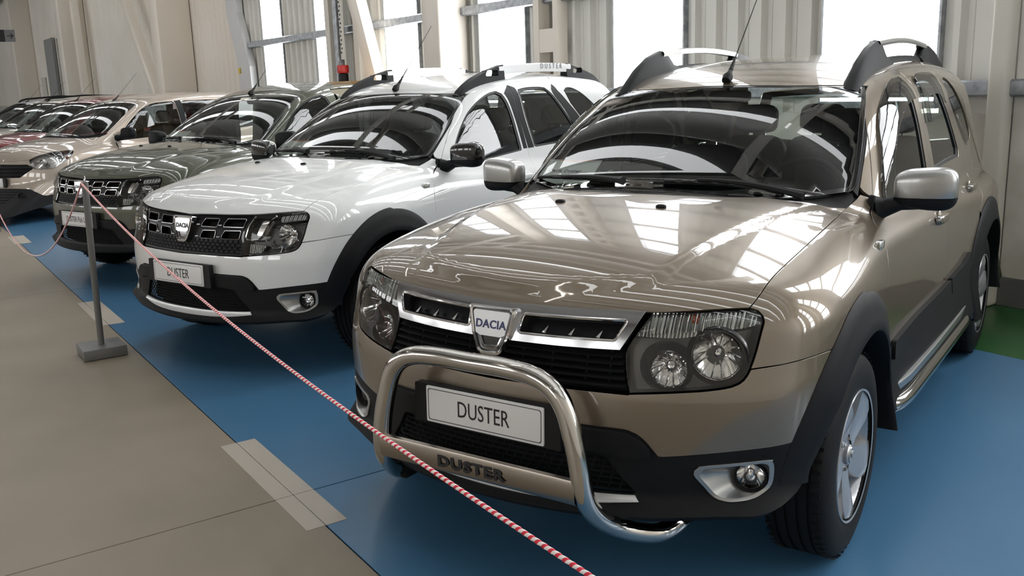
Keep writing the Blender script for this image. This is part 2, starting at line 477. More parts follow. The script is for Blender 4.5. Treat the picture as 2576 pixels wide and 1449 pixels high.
    p.v = V; p.n = Nn; p.f = []
    for q in faces:
        a, b, c = V[q[0]], V[q[1]], V[q[2]]; g = np.cross(b - a, c - a)
        p.f.append(tuple(int(i) for i in (q if g @ Nn[q[0]] >= 0 else q[::-1])))
    return p
def pmesh(p, name, mirror=False):
    v, n, f = p.v, p.n, p.f
    if mirror: v = v * [-1, 1, 1]; n = n * [-1, 1, 1]; f = [q[::-1] for q in f]
    me = bpy.data.meshes.new(name); me.from_pydata(v.tolist(), [], f)
    for q in me.polygons: q.use_smooth = True
    n = n / (np.linalg.norm(n, axis=1, keepdims=True) + 1e-12)
    me.normals_split_custom_set_from_vertices([tuple(x) for x in n])
    return me
PCACHE = {}
def add_panel(key, p, name, m, parent, mirror=False):
    k = (key, mirror)
    if k not in PCACHE: PCACHE[k] = pmesh(p, name, mirror)
    return obj(name, PCACHE[k], m, parent)
def ring_wall(loop, depth, inset=0.0):
    """inward wall around a lamp or vent opening"""
    A, n = loop; C = A.mean(0); Q = A - n * depth; Q = Q + (C - Q) * inset
    b = MB(); m = len(A); b.add(list(A) + list(Q), [(i, (i + 1) % m, (i + 1) % m + m, i + m) for i in range(m)]); return b
# ------------------------------------------------------------------ the SUV body panels, traced once in car coordinates
BD = Body(DUSTER)
WY = (.82, 3.493); WZ = .339; WR = .339
OF = (0, .85, .42)          # inside the front clip
OS = (0, 2.4, .80)
def arc(yc, r, a0, a1, n=14): return [(yc + r * math.cos(math.radians(a0 + (a1 - a0) * i / n)), WZ + r * math.sin(math.radians(a0 + (a1 - a0) * i / n))) for i in range(n + 1)]
def S3(P, B=None): return [tuple(p) for p in (B or BD).sides(P)]
def mir(h): return mirror_chain(h)
def full(half_chains):
    """closed outline of a centred panel from the chains of its +x half (listed from the centre top clockwise to the centre bottom)"""
    return list(half_chains) + [mirror_chain(c) for c in reversed(half_chains)]
hood_front = [(0, .130, .897), (.135, .139, .903), (.314, .160, .906), (.469, .198, .910), (.558, .235, .914), (.649, .283, .920), (.718, .328, .922)]
hood_side = [(.720, .332, .924), (.732, .472, .981), (.739, .738, 1.027), (.729, 1.081, 1.061), (.714, 1.328, 1.079)]
hood_rear = [(.714, 1.328, 1.079), (.524, 1.212, 1.105), (.278, 1.12, 1.127), (0, 1.09, 1.134)]
lamp_outer = [(.720, .330, .922), (.741, .338, .915), (.756, .337, .902), (.762, .332, .888), (.761, .315, .858), (.755, .295, .805), (.747, .277, .760)]
seam = [(.747, .277, .758), (.814, .332, .767), (.863, .397, .775), (.907, .53, .779)]
lamp_bottom = [(.747, .277, .758), (.734, .259, .729), (.708, .236, .712), (.650, .199, .702), (.559, .153, .694), (.449, .112, .685)]
lamp_inner = [(.449, .112, .685), (.433, .121, .732), (.423, .138, .800), (.439, .154, .842), (.459, .176, .879), (.476, .200, .908)]
lamp_top = [(.476, .200, .909), (.558, .235, .913), (.649, .283, .919), (.720, .330, .921)]
a_edge = [(.714, 1.330, 1.080), (.730, 1.42, 1.115), (.727, 1.456, 1.145), (.697, 1.631, 1.266), (.645, 1.884, 1.428), (.604, 2.10, 1.527)]
def roof_edge(y0, y1, n=10): return [tuple(BD.top(.602, y0 + (y1 - y0) * i / n)) for i in range(n + 1)]
door_top = [(1.475, 1.10), (1.56, 1.19), (1.72, 1.325), (1.92, 1.455), (2.15, 1.540), (2.42, 1.572), (2.70, 1.582), (3.0, 1.574)]
door_front = [(1.29, .35), (1.275, .6), (1.25, .84), (1.275, .96), (1.35, 1.03), (1.475, 1.10)]
b_line = [(2.42, 1.572), (2.40, 1.45), (2.415, 1.29), (2.445, 1.13), (2.45, .9), (2.44, .6), (2.42, .35)]
c_line = [(3.0, 1.574), (3.02, 1.50), (3.14, 1.40), (3.256, 1.30), (3.36, 1.20), (3.41, 1.12), (3.40, 1.0), (3.35, .92), (3.22, .84)]
f_win = [[(1.575, 1.055), (1.585, 1.12), (1.69, 1.25), (1.84, 1.37), (1.98, 1.445), (2.15, 1.505), (2.25, 1.52)], [(2.29, 1.50), (2.335, 1.35), (2.375, 1.11)], [(2.365, 1.098), (1.6, 1.045)]]
r_win = [[(2.50, 1.525), (2.62, 1.537), (2.78, 1.538), (2.86, 1.53)], [(2.93, 1.48), (3.06, 1.345), (3.22, 1.155)], [(3.20, 1.12), (2.9, 1.118), (2.56, 1.11)], [(2.535, 1.12), (2.485, 1.34), (2.48, 1.50)]]
q_win = [[(3.11, 1.50), (3.17, 1.525), (3.28, 1.516), (3.46, 1.434), (3.61, 1.333), (3.685, 1.235), (3.66, 1.18), (3.55, 1.158)], [(3.47, 1.16), (3.32, 1.255), (3.16, 1.405)]]
ws_bottom = [(0, 1.225, 1.10), (.3, 1.25, 1.10), (.55, 1.325, 1.112), (.700, 1.415, 1.128)]
ws_side = [(.706, 1.43, 1.133), (.712, 1.473, 1.163), (.688, 1.623, 1.267), (.654, 1.784, 1.373), (.600, 2.000, 1.496)]
ws_top = [(.592, 2.015, 1.503), (.344, 1.945, 1.513), (0, 1.925, 1.521)]
paint_low = [(.874, .400, .537), (.866, .372, .539), (.806, .294, .532), (.687, .211, .520), (.545, .140, .503)]
paint_low2 = [(.530, .135, .503), (.512, .127, .527), (.488, .118, .556), (.450, .105, .577), (.359, .083, .581), (0, .050, .581)]
arch_front_edge = [(.907, .53, .779), (.900, .478, .70), (.890, .432, .62), (.874, .400, .537)]
low_edge = [(.905, .470, .52), (.884, .437, .460), (.866, .391, .394), (.845, .322, .366), (.790, .250, .352), (.70, .19, .345), (.6, .16, .340)]
PAN = {}
def duster_panels():
    g = .03
    P = PAN
    P['hood'] = panel(BD, dense(full([hood_front, hood_side, hood_rear[1:]])), OF, .022, .0025)
    ar = [p for p in arc(WY[0], .47, 122, -6)]
    P['fender'] = panel(BD, dense([lamp_outer, seam[1:], S3(ar), S3(door_front), [(.740, 1.43, 1.122), (.730, 1.40, 1.105)], hood_side[::-1]]), (0, 1.0, .5), .024, .0022)
    P['bumper'] = panel(BD, dense(full([[(0, .05, .683), (.278, .074, .685), (.449, .112, .683)], lamp_bottom[::-1], seam[1:], arch_front_edge[1:], paint_low, paint_low2])), (0, .9, .5), .028, .002)
    grill_hole = dense(full([[(0, .06, .505), (.30, .08, .502), (.375, .095, .492)], [(.385, .10, .485), (.415, .11, .44), (.462, .128, .385)], [(.45, .122, .378), (.2, .09, .374), (0, .08, .373)]]))
    fog = [(.622, .178, .455), (.632, .182, .474), (.655, .193, .482), (.795, .286, .495), (.806, .297, .490), (.809, .303, .470), (.805, .302, .420), (.787, .279, .394), (.765, .255, .380), (.730, .229, .373), (.700, .214, .374), (.672, .205, .386), (.645, .195, .418)]
    fog_loop = np.array(cr(fog, .015, True)); fog_m = fog_loop[::-1] * [-1, 1, 1]
    P['fog_loop'] = fog_loop
    P['lower_bumper'] = panel(BD, dense(full([paint_low2[::-1], paint_low[::-1], [(.880, .40, .535), (.905, .47, .525)], low_edge[1:], [(.5, .135, .335), (.2, .10, .332), (0, .095, .332)]])), (0, .9, .45), .028, .001, .02, holes=[grill_hole, fog_loop, fog_m], hole_gap=0)
    P['lower_bumper'].hole = grill_hole
    P['skid'] = panel(BD, dense(full([[(0, .082, .368), (.25, .092, .368), (.462, .125, .376)], [(.474, .125, .358), (.3, .108, .346), (0, .10, .344)]])), (0, .9, .45), .03, 0, .02, off=.008)
    P['fog_ring'] = panel(BD, fog_loop, (0, .9, .45), .02, 0, .02, holes=[np.array(cr([np.array(p) * .87 + np.array((.722, .24, .435)) * .13 for p in fog], .015, True))], off=.006, hole_rim=False)
    P['lens'] = panel(BD, dense([lamp_top, lamp_outer, lamp_bottom, lamp_inner], .02), (.2, .8, .6), .025, .006, .004)
    P['windscreen'] = panel(BD, dense(full([ws_top[::-1], ws_side[::-1], ws_bottom[::-1]])), (0, 2.3, .9), .05, .003, .004)
    ins = lambda ch, k: [tuple(np.array(p) * (1 - k) + np.array((0, 1.62, 1.31)) * k) for p in ch]
    P['frit'] = panel(BD, dense(full([ws_top[::-1], ws_side[::-1], ws_bottom[::-1]])), (0, 2.3, .9), .03, .003, .003, holes=[dense(full([ins(ws_top[::-1], .035), ins(ws_side[::-1], .035), ins(ws_bottom[::-1], .05)]))], off=.0012)
    P['cowl'] = panel(BD, dense(full([[(0, 1.085, 1.13), (.278, 1.115, 1.125), (.524, 1.205, 1.103), (.714, 1.328, 1.079)], [(.722, 1.40, 1.11), (.706, 1.425, 1.13)], ws_bottom[::-1]])), (0, 1.5, .7), .05, -.002, .02, off=-.012)
    moul = [(.706, 1.43, 1.133), (.712, 1.473, 1.163), (.688, 1.623, 1.267), (.654, 1.784, 1.373), (.600, 2.000, 1.496)]
    P['moulding'] = panel(BD, dense([moul, [(.598, 2.05, 1.517), (.604, 2.095, 1.527)], a_edge[1:5][::-1]]), (0, 2.3, .9), .03, .001, .01, off=-.003)
    fw = np.array(dense([S3(c) for c in f_win])); rw = np.array(dense([S3(c) for c in r_win])); qw = np.array(dense([S3(c) for c in q_win]))
    P['pillar'] = panel(BD, dense([S3(door_top), [(.68, 3.03, 1.585), tuple(BD.top(.60, 3.04))], roof_edge(3.0, 2.14), a_edge[2:][::-1], [(.735, 1.46, 1.125)]]), OS, .03, .002)
    P['roof'] = panel(BD, dense(full([[(0, 1.93, 1.525), (.344, 1.95, 1.517), (.596, 2.03, 1.508)], [(.599, 2.09, 1.52)] + roof_edge(2.14, 3.9), [tuple(BD.top(.45, 3.97)), tuple(BD.top(.2, 4.0)), tuple(BD.top(0, 4.0))]])), (0, 2.8, 1.0), .05, .002)
    P['roof_short'] = panel(BD, dense(full([[(0, 1.93, 1.525), (.344, 1.95, 1.517), (.596, 2.03, 1.508)], [(.599, 2.09, 1.52)] + roof_edge(2.14, 2.5, 4), [tuple(BD.top(.45, 2.62)), tuple(BD.top(.2, 2.64)), tuple(BD.top(0, 2.64))]])), (0, 2.3, 1.0), .05, .002)
    P['door_f'] = panel(BD, dense([S3(door_front), S3(door_top[:6]), S3(b_line[1:])]), OS, .035, .002, holes=[fw])
    ra = arc(WY[1], .47, 112, 186)
    P['door_r'] = panel(BD, dense([S3(b_line[::-1]), S3(door_top[5:]), S3(c_line[1:]), S3(ra[4:] + [(3.0, .35)])]), OS, .035, .002, holes=[rw])
    P['quarter'] = panel(BD, dense([S3(c_line[::-1]), [tuple(BD.top(.60, 3.06))], roof_edge(3.1, 3.88), S3([(4.02, 1.40), (4.10, 1.25), (4.16, 1.08), (4.19, .8), (4.18, .5), (4.13, .36)]), S3([(3.98, .34)] + arc(WY[1], .47, 2, 112)[1:])]), (0, 3.3, .85), .035, .002, holes=[qw])
    P['bedside'] = panel(BD, dense([S3([(2.42, .30), (2.44, .6), (2.45, .9), (2.45, 1.04)]), S3([(2.6, 1.06), (3.2, 1.07), (4.1, 1.07)]), S3([(4.19, .8), (4.18, .5), (4.13, .36)]), S3([(3.98, .34)] + arc(WY[1], .47, 2, 178)[1:]), S3([(2.99, .30)])]), (0, 3.3, .75), .04, .002)
    P['tailgate'] = panel(BD, dense(full([[(0, 4.1, 1.50), (.4, 4.08, 1.49), (.56, 4.03, 1.46)], [(.66, 4.14, 1.2), (.70, 4.20, 1.0), (.74, 4.2, .6), (.7, 4.2, .4)], [(.3, 4.3, .38), (0, 4.3, .38)]])), (0, 3.3, .9), .06, .003, holes=[dense(full([[(0, 4.12, 1.45), (.38, 4.1, 1.44), (.5, 4.06, 1.42)], [(.58, 4.16, 1.18), (.56, 4.18, 1.14)], [(.3, 4.27, 1.12), (0, 4.28, 1.12)]]))])
    P['rear_glass'] = panel(BD, dense(full([[(0, 4.12, 1.45), (.38, 4.1, 1.44), (.5, 4.06, 1.42)], [(.58, 4.16, 1.18), (.56, 4.18, 1.14)], [(.3, 4.27, 1.12), (0, 4.28, 1.12)]])), (0, 3.3, .9), .08, -.004, .003)
    P['glass_f'] = panel(BD, fw, OS, .06, -.006, .003, off=-.012)
    P['glass_r'] = panel(BD, rw, OS, .06, -.006, .003, off=-.012)
    P['glass_q'] = panel(BD, qw, OS, .06, -.004, .003, off=-.006)
    # black seals inside the window openings
    def shrink(L, k):
        c = L.mean(0); return c + (L - c) * (1 - k)
    P['seal_f'] = panel(BD, fw, OS, .03, 0, .012, holes=[shrink(fw, .06)], off=-.006)
    P['seal_r'] = panel(BD, rw, OS, .03, 0, .012, holes=[shrink(rw, .08)], off=-.006)
    P['sill'] = panel(BD, dense([S3([(1.30, .35), (1.29, .52)]), S3([(1.305, .585), (2.0, .60), (2.94, .60)]), S3([(3.0, .55), (3.0, .345)]), S3([(2.5, .335), (1.32, .335)])]), OS, .05, 0, .02, off=.006)
    P['strip_f'] = panel(BD, dense([S3([(1.315, .535), (1.315, .60)]), S3([(1.7, .612), (2.425, .615)]), S3([(2.43, .55)]), S3([(1.8, .545), (1.33, .535)])]), OS, .05, 0, .02, off=.02)
    P['strip_r'] = panel(BD, dense([S3([(2.45, .55), (2.45, .618)]), S3([(2.8, .63), (2.96, .66)]), S3([(2.98, .60)]), S3([(2.9, .555), (2.47, .55)])]), OS, .05, 0, .02, off=.02)
def cladding(yc, front):
    """wheel-arch flare"""
    b = MB(); rows = []
    A = np.linspace(-6, 172 if front else 186, 60)
    for a in A:
        t = math.radians(a); c, s_ = math.cos(t), math.sin(t)
        ro = .47 + .072 * max(0, s_) ** 1.1 + (.02 if c < 0 else 0) * (1 - max(0, s_)) + (.010 if c < 0 and front else 0); ri = .408 + .010 * max(0, s_)
        fade = max(.15, 1 - max(0, a - 138) / 34) if front else 1.0
        row = []
        for u, lift in ((0, .002), (.06, .010), (.35, .016), (.70, .024), (.93, .030), (1.0, .026), (1.02, .008), (1.03, -.06)):
            r = ro + (ri - ro) * u; y, z = yc + r * c, max(.235, WZ + r * s_)
            row.append((y, z, lift * fade if lift > 0 else lift))
        rows.append(row)
    flat = BD.sides([(y, max(z, .24)) for row in rows for y, z, _ in row]); k = 0; P = []
    cap = {}
    for row in rows:
        q = []
        for i, (y, z, lift) in enumerate(row):
            x = flat[k][0]
            # keep the lip near one flat plane where the body turns in towards the nose
            x = max(x, .80 if front and y < yc else x) + lift
            q.append((x, y, z)); k += 1
        P.append(q)
    b.grid(P); return b
def liner(yc):
    b = MB(); rows = []
    for a in np.linspace(-4, 150, 33):
        t = math.radians(a); rows.append([(x, yc + .425 * math.cos(t), max(.2, WZ + .425 * math.sin(t))) for x in (.50, .88)])
    b.grid(rows)
    b.add([(.50, yc + .425 * math.cos(math.radians(a)), max(.2, WZ + .425 * math.sin(math.radians(a)))) for a in np.linspace(-4, 150, 33)], [tuple(range(33))])
    return b
def shell_mesh(B, name, wys, top=.95, nose=.30):
    """dark inner body under the panels: floor pan, bulkhead and a deck at belt height"""
    def F2(Q):
        f = B.F(Q) + .035; x = np.abs(Q[..., 0]); y = Q[..., 1]; z = Q[..., 2]
        f = np.maximum(f, z - top); f = np.maximum(f, nose - y + .25 * x * x); f = np.maximum(f, .26 - z)
        for yc in wys: f = np.maximum(f, np.minimum(.44 - np.hypot(y - yc, z - WZ), x - .45))
        return f
    O = np.array((0, 2.1, .6)); nu, nv = 72, 36; D = []
    for j in range(nv + 1):
        ph = -PI / 2 + PI * j / nv
        for i in range(nu):
            th = 2 * PI * i / nu; D.append((math.cos(ph) * math.sin(th), math.cos(ph) * math.cos(th), math.sin(ph)))
    P = B.cast(O, np.array(D), 3.2, 100, F2); b = MB()
    b.add([tuple(p) for p in P], [(j * nu + i, j * nu + (i + 1) % nu, (j + 1) * nu + (i + 1) % nu, (j + 1) * nu + i) for j in range(nv) for i in range(nu)])
    return b.mesh(name, 0, recalc=False)

# ------------------------------------------------------------------ wheels
def tyre_mesh():
    b = MB(); R = WR; w = .107
    prof = [(.212, -w + .012), (.222, -w + .004), (.255, -w), (.29, -w + .004), (.318, -w + .012), (.331, -w + .024)]
    tread = []
    gro = [-.052, -.018, .018, .052]
    x = -w + .034; tread.append((R - .003, x))
    for g_ in gro: tread += [(R, g_ - .0055), (R - .008, g_ - .0035), (R - .008, g_ + .0035), (R, g_ + .0055)]
    tread.append((R - .003, w - .034))
    prof = prof + tread + [(r, -a) for r, a in prof[::-1]] + [(.20, 0)]
    b.lathe(prof, 72, closed=True)
    return b.mesh('tyre', 40)
def sipes_mesh():
    """tread blocks: shallow cross cuts shown as dark ribs on the shoulders"""
    b = MB()
    for i in range(60):
        t = 2 * PI * i / 60; c, s_ = math.cos(t), math.sin(t)
        M = Matrix.Rotation(t, 4, 'X')
        for sx in (-1, 1):
            b.box((sx * .074, 0, WR + .0005), (.026, .012, .003), M)
    return b.mesh('tread_blocks', 0)
def rim_mesh(style):
    """five-spoke alloy, axis +x outwards, outer face at x = .10"""
    b = MB()
    b.lathe([(.213, .104), (.220, .106), (.222, .100), (.214, .094), (.205, .080), (.192, .05), (.185, 0), (.19, -.09), (.215, -.10)], 64)
    b.lathe([(.0, -.02), (.12, -.02), (.12, -.03), (.185, -.03)], 40)
    b.lathe([(.0, .088), (.030, .088), (.034, .084), (.034, .072), (.070, .070), (.076, .064), (.076, .0), (.0, .0)], 40)
    for k in range(5):
        t = 2 * PI * k / 5
        M = Matrix.Rotation(t, 4, 'X')
        if style == 0:
            # a wide kite-shaped spoke with a raised, swept edge
            rows = []
            for r, w0, w1, x, lift in ((.055, -.042, .042, .076, .0), (.100, -.060, .046, .082, .006), (.145, -.082, .046, .090, .012), (.180, -.100, .036, .094, .012), (.207, -.114, .022, .098, .003)):
                rows.append([(x - .035, w0, r), (x, w0 + .004, r), (x + lift, w0 * .30 + w1 * .70, r), (x, w1 - .004, r), (x - .035, w1, r)])
            g = MB(); g.grid(rows); b.add(g.v, g.f, M)
        else:
            rows = []
            for r, w, x in ((.060, .030, .070), (.11, .024, .078), (.16, .024, .088), (.206, .036, .096)):
                rows.append([(x - .03, -w, r), (x, -w + .004, r), (x, w - .004, r), (x - .03, w, r)])
            g = MB(); g.grid(rows); b.add(g.v, g.f, M)
    return b.mesh('rim', 32)
def cap_mesh():
    b = MB(); b.lathe([(0, .093), (.026, .092), (.029, .086)], 32)
    b2 = MB()
    b.prism(fillet([(-.010, .012), (.010, .012), (.010, 0), (0, -.014), (-.010, 0)], .003), -.004, 0, Matrix(((0, -1, 0, .092), (1, 0, 0, 0), (0, 0, 1, 0), (0, 0, 0, 1))))
    for k in range(5):
        t = 2 * PI * (k + .5) / 5
        b.lathe([(.0, .078), (.007, .078), (.008, .070)], 10, Matrix.Translation((0, .054 * math.cos(t), .054 * math.sin(t))))
    return b.mesh('hub_cap', 40)
MESH = {}
def once(key, fn):
    if key not in MESH: MESH[key] = fn()
    return MESH[key]
def add_wheels(car, wys, track=.8075, style=0):
    for yc in wys:
        for sx in (1, -1):
            w = bpy.data.objects.new('wheel', None); link(w, car); w.location = (sx * track, yc, WZ)
            w.rotation_euler = (.35 if yc < 2 else .9, 0, 0 if sx > 0 else PI)
            obj('tyre', once('tyre', tyre_mesh), M_RUBBER, w)
            obj('tread_blocks', once('sipes', sipes_mesh), M_RUBBER, w)['kind'] = 'stuff'
            obj('alloy_rim', once('rim%d' % style, lambda: rim_mesh(style)), M_ALLOY, w)
            obj('hub_cap', once('cap', cap_mesh), M_SILVER, w)
            bk = MB(); bk.lathe([(0, -.06), (.18, -.06)], 24); obj('brake_disc', once('disc', lambda: bk.mesh('brake_disc', 0)), M_VOID, w)
# ------------------------------------------------------------------ car details shared by several cars
def front_pt(x, z, d=0.0):
    p = BD.front(x, z); return (x, float(p[1]) - d, z)
def front_strip(poly, d0, d1, B=None, step=.012):
    """thin solid following the nose: poly in (x,z); front face d0 proud of the body, back face d1"""
    B = B or BD
    L = []
    n = len(poly)
    for i in range(n):
        p = np.array(poly[i], float); q = np.array(poly[(i + 1) % n], float); k = max(1, int(np.linalg.norm(q - p) / step))
        L += [p + (q - p) * j / k for j in range(k)]
    return L
def on_front(poly, off, thick, B=None, holes=(), grid=.02, O=(0, .9, .6)):
    """sheet on the nose from a front-view outline (x,z)"""
    B = B or BD
    def lift(pl): return B.fronts(front_strip(pl, 0, 0, B))
    return panel(B, lift(poly), O, grid, 0, thick, holes=[lift(h) for h in holes], off=off)
def front_tube(poly, r, d, closed=True, n=8, B=None, step=.012):
    B = B or BD
    L = front_strip(poly, 0, 0, B, step) if closed else [tuple(p) for p in cr(poly, step)]
    P = B.fronts(L) - np.array([0, d, 0]); b = MB(); b.tube([tuple(p) for p in P], r, n, closed); return b
def emblem(car, y, z, s, m_front, letters, lettermat, tilt=0.0):
    """shield badge: chrome U frame, silver upper plate, lettering"""
    root = bpy.data.objects.new('emblem', None); link(root, car); root.location = (0, y, z); root.rotation_euler = (tilt, 0, 0)
    W, H = .088 * s, .075 * s
    outer = fillet([(-W, H), (W, H), (W * .78, -H * .15), (W * .45, -H), (-W * .45, -H), (-W * .78, -H * .15)], [.012, .012, .03, .03, .03, .03], 6)
    sc = lambda k, dz=0: [(p[0] * k, p[1] * k + dz) for p in outer]
    def ring(o, i, y0, y1):
        b = MB(); n = len(o)
        v = [(p[0], y0, p[1]) for p in o] + [(p[0], y0 - .003, p[1]) for p in [(a[0] * .5 + c[0] * .5, a[1] * .5 + c[1] * .5) for a, c in zip(o, i)]] + [(p[0], y0, p[1]) for p in i] + [(p[0], y1, p[1]) for p in i] + [(p[0], y1, p[1]) for p in o]
        f = []
        for k in range(5):
            for j in range(n): f.append((k * n + j, k * n + (j + 1) % n, ((k + 1) % 5) * n + (j + 1) % n, ((k + 1) % 5) * n + j))
        b.add(v, f); return b
    obj('badge_frame', once('badge_frame%g' % s, lambda: ring(sc(1), sc(.86), -.012, .02).mesh('badge_frame', 30)), M_CHROME, root)
    obj('badge_back', once('badge_back%g' % s, lambda: MB().prism(sc(.88), -.004, .02).mesh('badge_back', 30)), M_GLOSSBLACK, root)
    obj('badge_inner_frame', once('badge_in%g' % s, lambda: ring(sc(.80), sc(.60, -.001), -.008, .0).mesh('badge_inner_frame', 30)), M_CHROME_B, root)
    pl = [p for p in sc(.79)]
    pl = [(x_, max(z_, -.018 * s)) for x_, z_ in pl]
    obj('badge_plate', once('badge_plate%g' % s, lambda: MB().prism(pl, -.0135, 0).mesh('badge_plate', 30)), m_front, root)
    o = obj('lettering', once('dacia%g' % s, lambda: text_mesh(letters, .035 * s, .0006, 0, 1.05, .0009)), lettermat, root, (0, -.0142, .017 * s), (PI / 2, 0, 0))
    o.scale = (1.02, 1, 1)
    return root
def number_plate(car, y, z, words, tilt=.03, hw=.221, hh=.059, size=.078, holder=True, xs=.82):
    root = bpy.data.objects.new('number_plate', None); link(root, car); root.location = (0, y, z); root.rotation_euler = (-tilt, 0, 0)
    if holder: obj('plate_holder', once('plate_holder%g' % hw, lambda: MB().prism(fillet([(-hw - .05, hh + .004), (hw + .05, hh + .004), (hw + .055, -hh - .006), (-hw - .055, -hh - .006)], .006), .002, .03).mesh('plate_holder', 30)), M_PLASTIC_D, root)
    obj('plate', once('plate%g' % hw, lambda: MB().prism(fillet([(-hw, hh), (hw, hh), (hw, -hh), (-hw, -hh)], .006), -.004, .004).mesh('plate', 30, .001)), M_PLATE, root)
    fr = lambda k: fillet([(-hw + k, hh - k), (hw - k, hh - k), (hw - k, -hh + k), (-hw + k, -hh + k)], .01)
    def border():
        o, i = fr(.0075), fr(.0098); n = len(o); b = MB()
        b.add([(p[0], -.0046, p[1]) for p in o] + [(p[0], -.0046, p[1]) for p in i], [(j, (j + 1) % n, (j + 1) % n + n, j + n) for j in range(n)]); return b.mesh('plate_border', 0)
    obj('plate_border', once('plate_border%g' % hw, border), M_INK, root)
    t = obj('lettering', once('txt' + words, lambda: text_mesh(words, size, .0004, 0, 1.0)), M_INK, root, (0, -.0046, -.002), (PI / 2, 0, 0)); t.scale = (xs, 1, 1)
    return root
def superell(c, r, e1, e2, n=24, m=16, warp=None):
    b = MB(); rows = []
    pw = lambda v, e: math.copysign(abs(v) ** e, v)
    for j in range(m + 1):
        v = -PI / 2 + PI * j / m; row = []
        for i in range(n + 1):
            u = 2 * PI * i / n
            p = [r[0] * pw(math.cos(v), e1) * pw(math.cos(u), e2), r[1] * pw(math.cos(v), e1) * pw(math.sin(u), e2), r[2] * pw(math.sin(v), e1)]
            if warp: p = warp(p)
            row.append((c[0] + p[0], c[1] + p[1], c[2] + p[2]))
        rows.append(row)
    b.grid(rows); return b
def clip_z(mb, z, keep_above):
    """squash the part of a blob beyond height z flat"""
    o = MB(); o.v = [(p[0], p[1], (max(p[2], z) if keep_above else min(p[2], z))) for p in mb.v]; o.f = mb.f; return o
def add_mirrors(car, cap, low, c=(.945, 1.50, 1.138), base=(.79, 1.50, 1.06)):
    for sx in (1, -1):
        r = bpy.data.objects.new('door_mirror', None); link(r, car)
        def w(p):
            # taller and deeper outboard, leaning back at the outer end
            k = 1 + .10 * p[0] / .105; return [p[0], p[1] * (1 - .15 * p[0] / .105) + .10 * max(0, p[0]) + .02, p[2] * k]
        blob = superell(c, (.108, .062, .076), .55, .62, 36, 24, w)
        zs = c[2] - .030
        up, dn = clip_z(blob, zs, True), clip_z(blob, zs - .002, False)
        gl = MB(); gl.prism(fillet([(-.085, .055), (.09, .06), (.092, -.055), (-.075, -.058)], .03), 0, .004, Matrix.Translation((c[0] + .005, c[1] + .075, c[2])))
        st = MB(); st.tube([(base[0] - .02, base[1] - .02, base[2]), (base[0] + .02, base[1], base[2] + .005), (c[0] - .08, c[1] + .0, c[2] - .055), (c[0] - .02, c[1] + .01, c[2] - .055)], [.055, .036, .026, .022], 16)
        fo = MB(); fo.prism(fillet([(-.07, .075), (.035, -.06), (-.075, -.06)], .015), 0, .02, Matrix(((0, 1, 0, base[0] - .025), (1, 0, 0, base[1] - .0), (0, 0, 1, base[2] + .0), (0, 0, 0, 1))))
        for nm, mb, m_ in (('mirror_cap', up, cap), ('mirror_underside', dn, low), ('mirror_stalk', st, M_PLASTIC), ('mirror_foot', fo, M_PLASTIC), ('mirror_glass', gl, M_CHROME)):
            key = nm + str(sx) + str(c)
            if sx < 0: mb = mb.mirror()
            obj(nm, once(key, lambda: mb.mesh(nm, 40)), m_, r)
def add_wipers(car, B=None, L=((-.66, 1.385, .02, 1.175), (.0, 1.232, .60, 1.30))):
    B = B or BD
    for k, (x0, y0, x1, y1) in enumerate(((-.665, 1.36, -.13, 1.195), (-.02, 1.21, .58, 1.25))):
        r = bpy.data.objects.new('wiper', None); link(r, car)
        def pt(x, y, d): p = B.top(x, y); return (x, y, float(p[2]) + d)
        bl = MB(); bl.tube([pt(x0 + (x1 - x0) * t, y0 + (y1 - y0) * t + .035 + .02 * math.sin(PI * t), .012) for t in np.linspace(0, .86, 12)], .0075, 6)
        ar = MB(); ar.tube([pt(x0 + (x1 - x0) * t, y0 + (y1 - y0) * t + .035 * (1 - t) * 2 * t, .022 + .012 * math.sin(PI * t)) for t in np.linspace(.32, 1.0, 10)], [.008, .008, .008, .009, .010, .011, .011, .012, .013, .018], 6)
        mt = MB()
        for t in (.12, .24, .36, .48): p = pt(x0 + (x1 - x0) * t, y0 + (y1 - y0) * t + .03, .02); mt.box(p, (.05, .012, .012))
        obj('wiper_blade', once('wbl%d' % k + B.P.get('id', 'd'), lambda: bl.mesh('wiper_blade')), M_PLASTIC_D, r); obj('wiper_arm', once('war%d' % k + B.P.get('id', 'd'), lambda: ar.mesh('wiper_arm')), M_PLASTIC_D, r)
        obj('wiper_bracket', once('wbr%d' % k + B.P.get('id', 'd'), lambda: mt.mesh('wiper_bracket', 30, .003)), M_PLASTIC_D, r)
def add_antenna(car, base, tip, B):
    r = bpy.data.objects.new('antenna', None); link(r, car)
    b = np.array(base); t = np.array(tip); d = (t - b) / np.linalg.norm(t - b)
    f = MB(); f.tube([tuple(b - [0, .02, .012]), tuple(b + [0, .0, .004]), tuple(b + d * .03), tuple(b + d * .05)], [.020, .024, .014, .009], 12)
    g = MB(); g.tube([tuple(b + d * .05), tuple(b + d * .10), tuple(b + d * .12)], [.0105, .007, .004], 10)
    m = MB(); m.tube([tuple(b + d * .12), tuple(t)], [.0028, .0018], 6)
    obj('antenna_base', f.mesh('antenna_base'), M_PLASTIC_D, r); obj('antenna_sleeve', g.mesh('antenna_sleeve'), M_PLASTIC_D, r); obj('antenna_mast', m.mesh('antenna_mast'), M_PLASTIC_D, r)
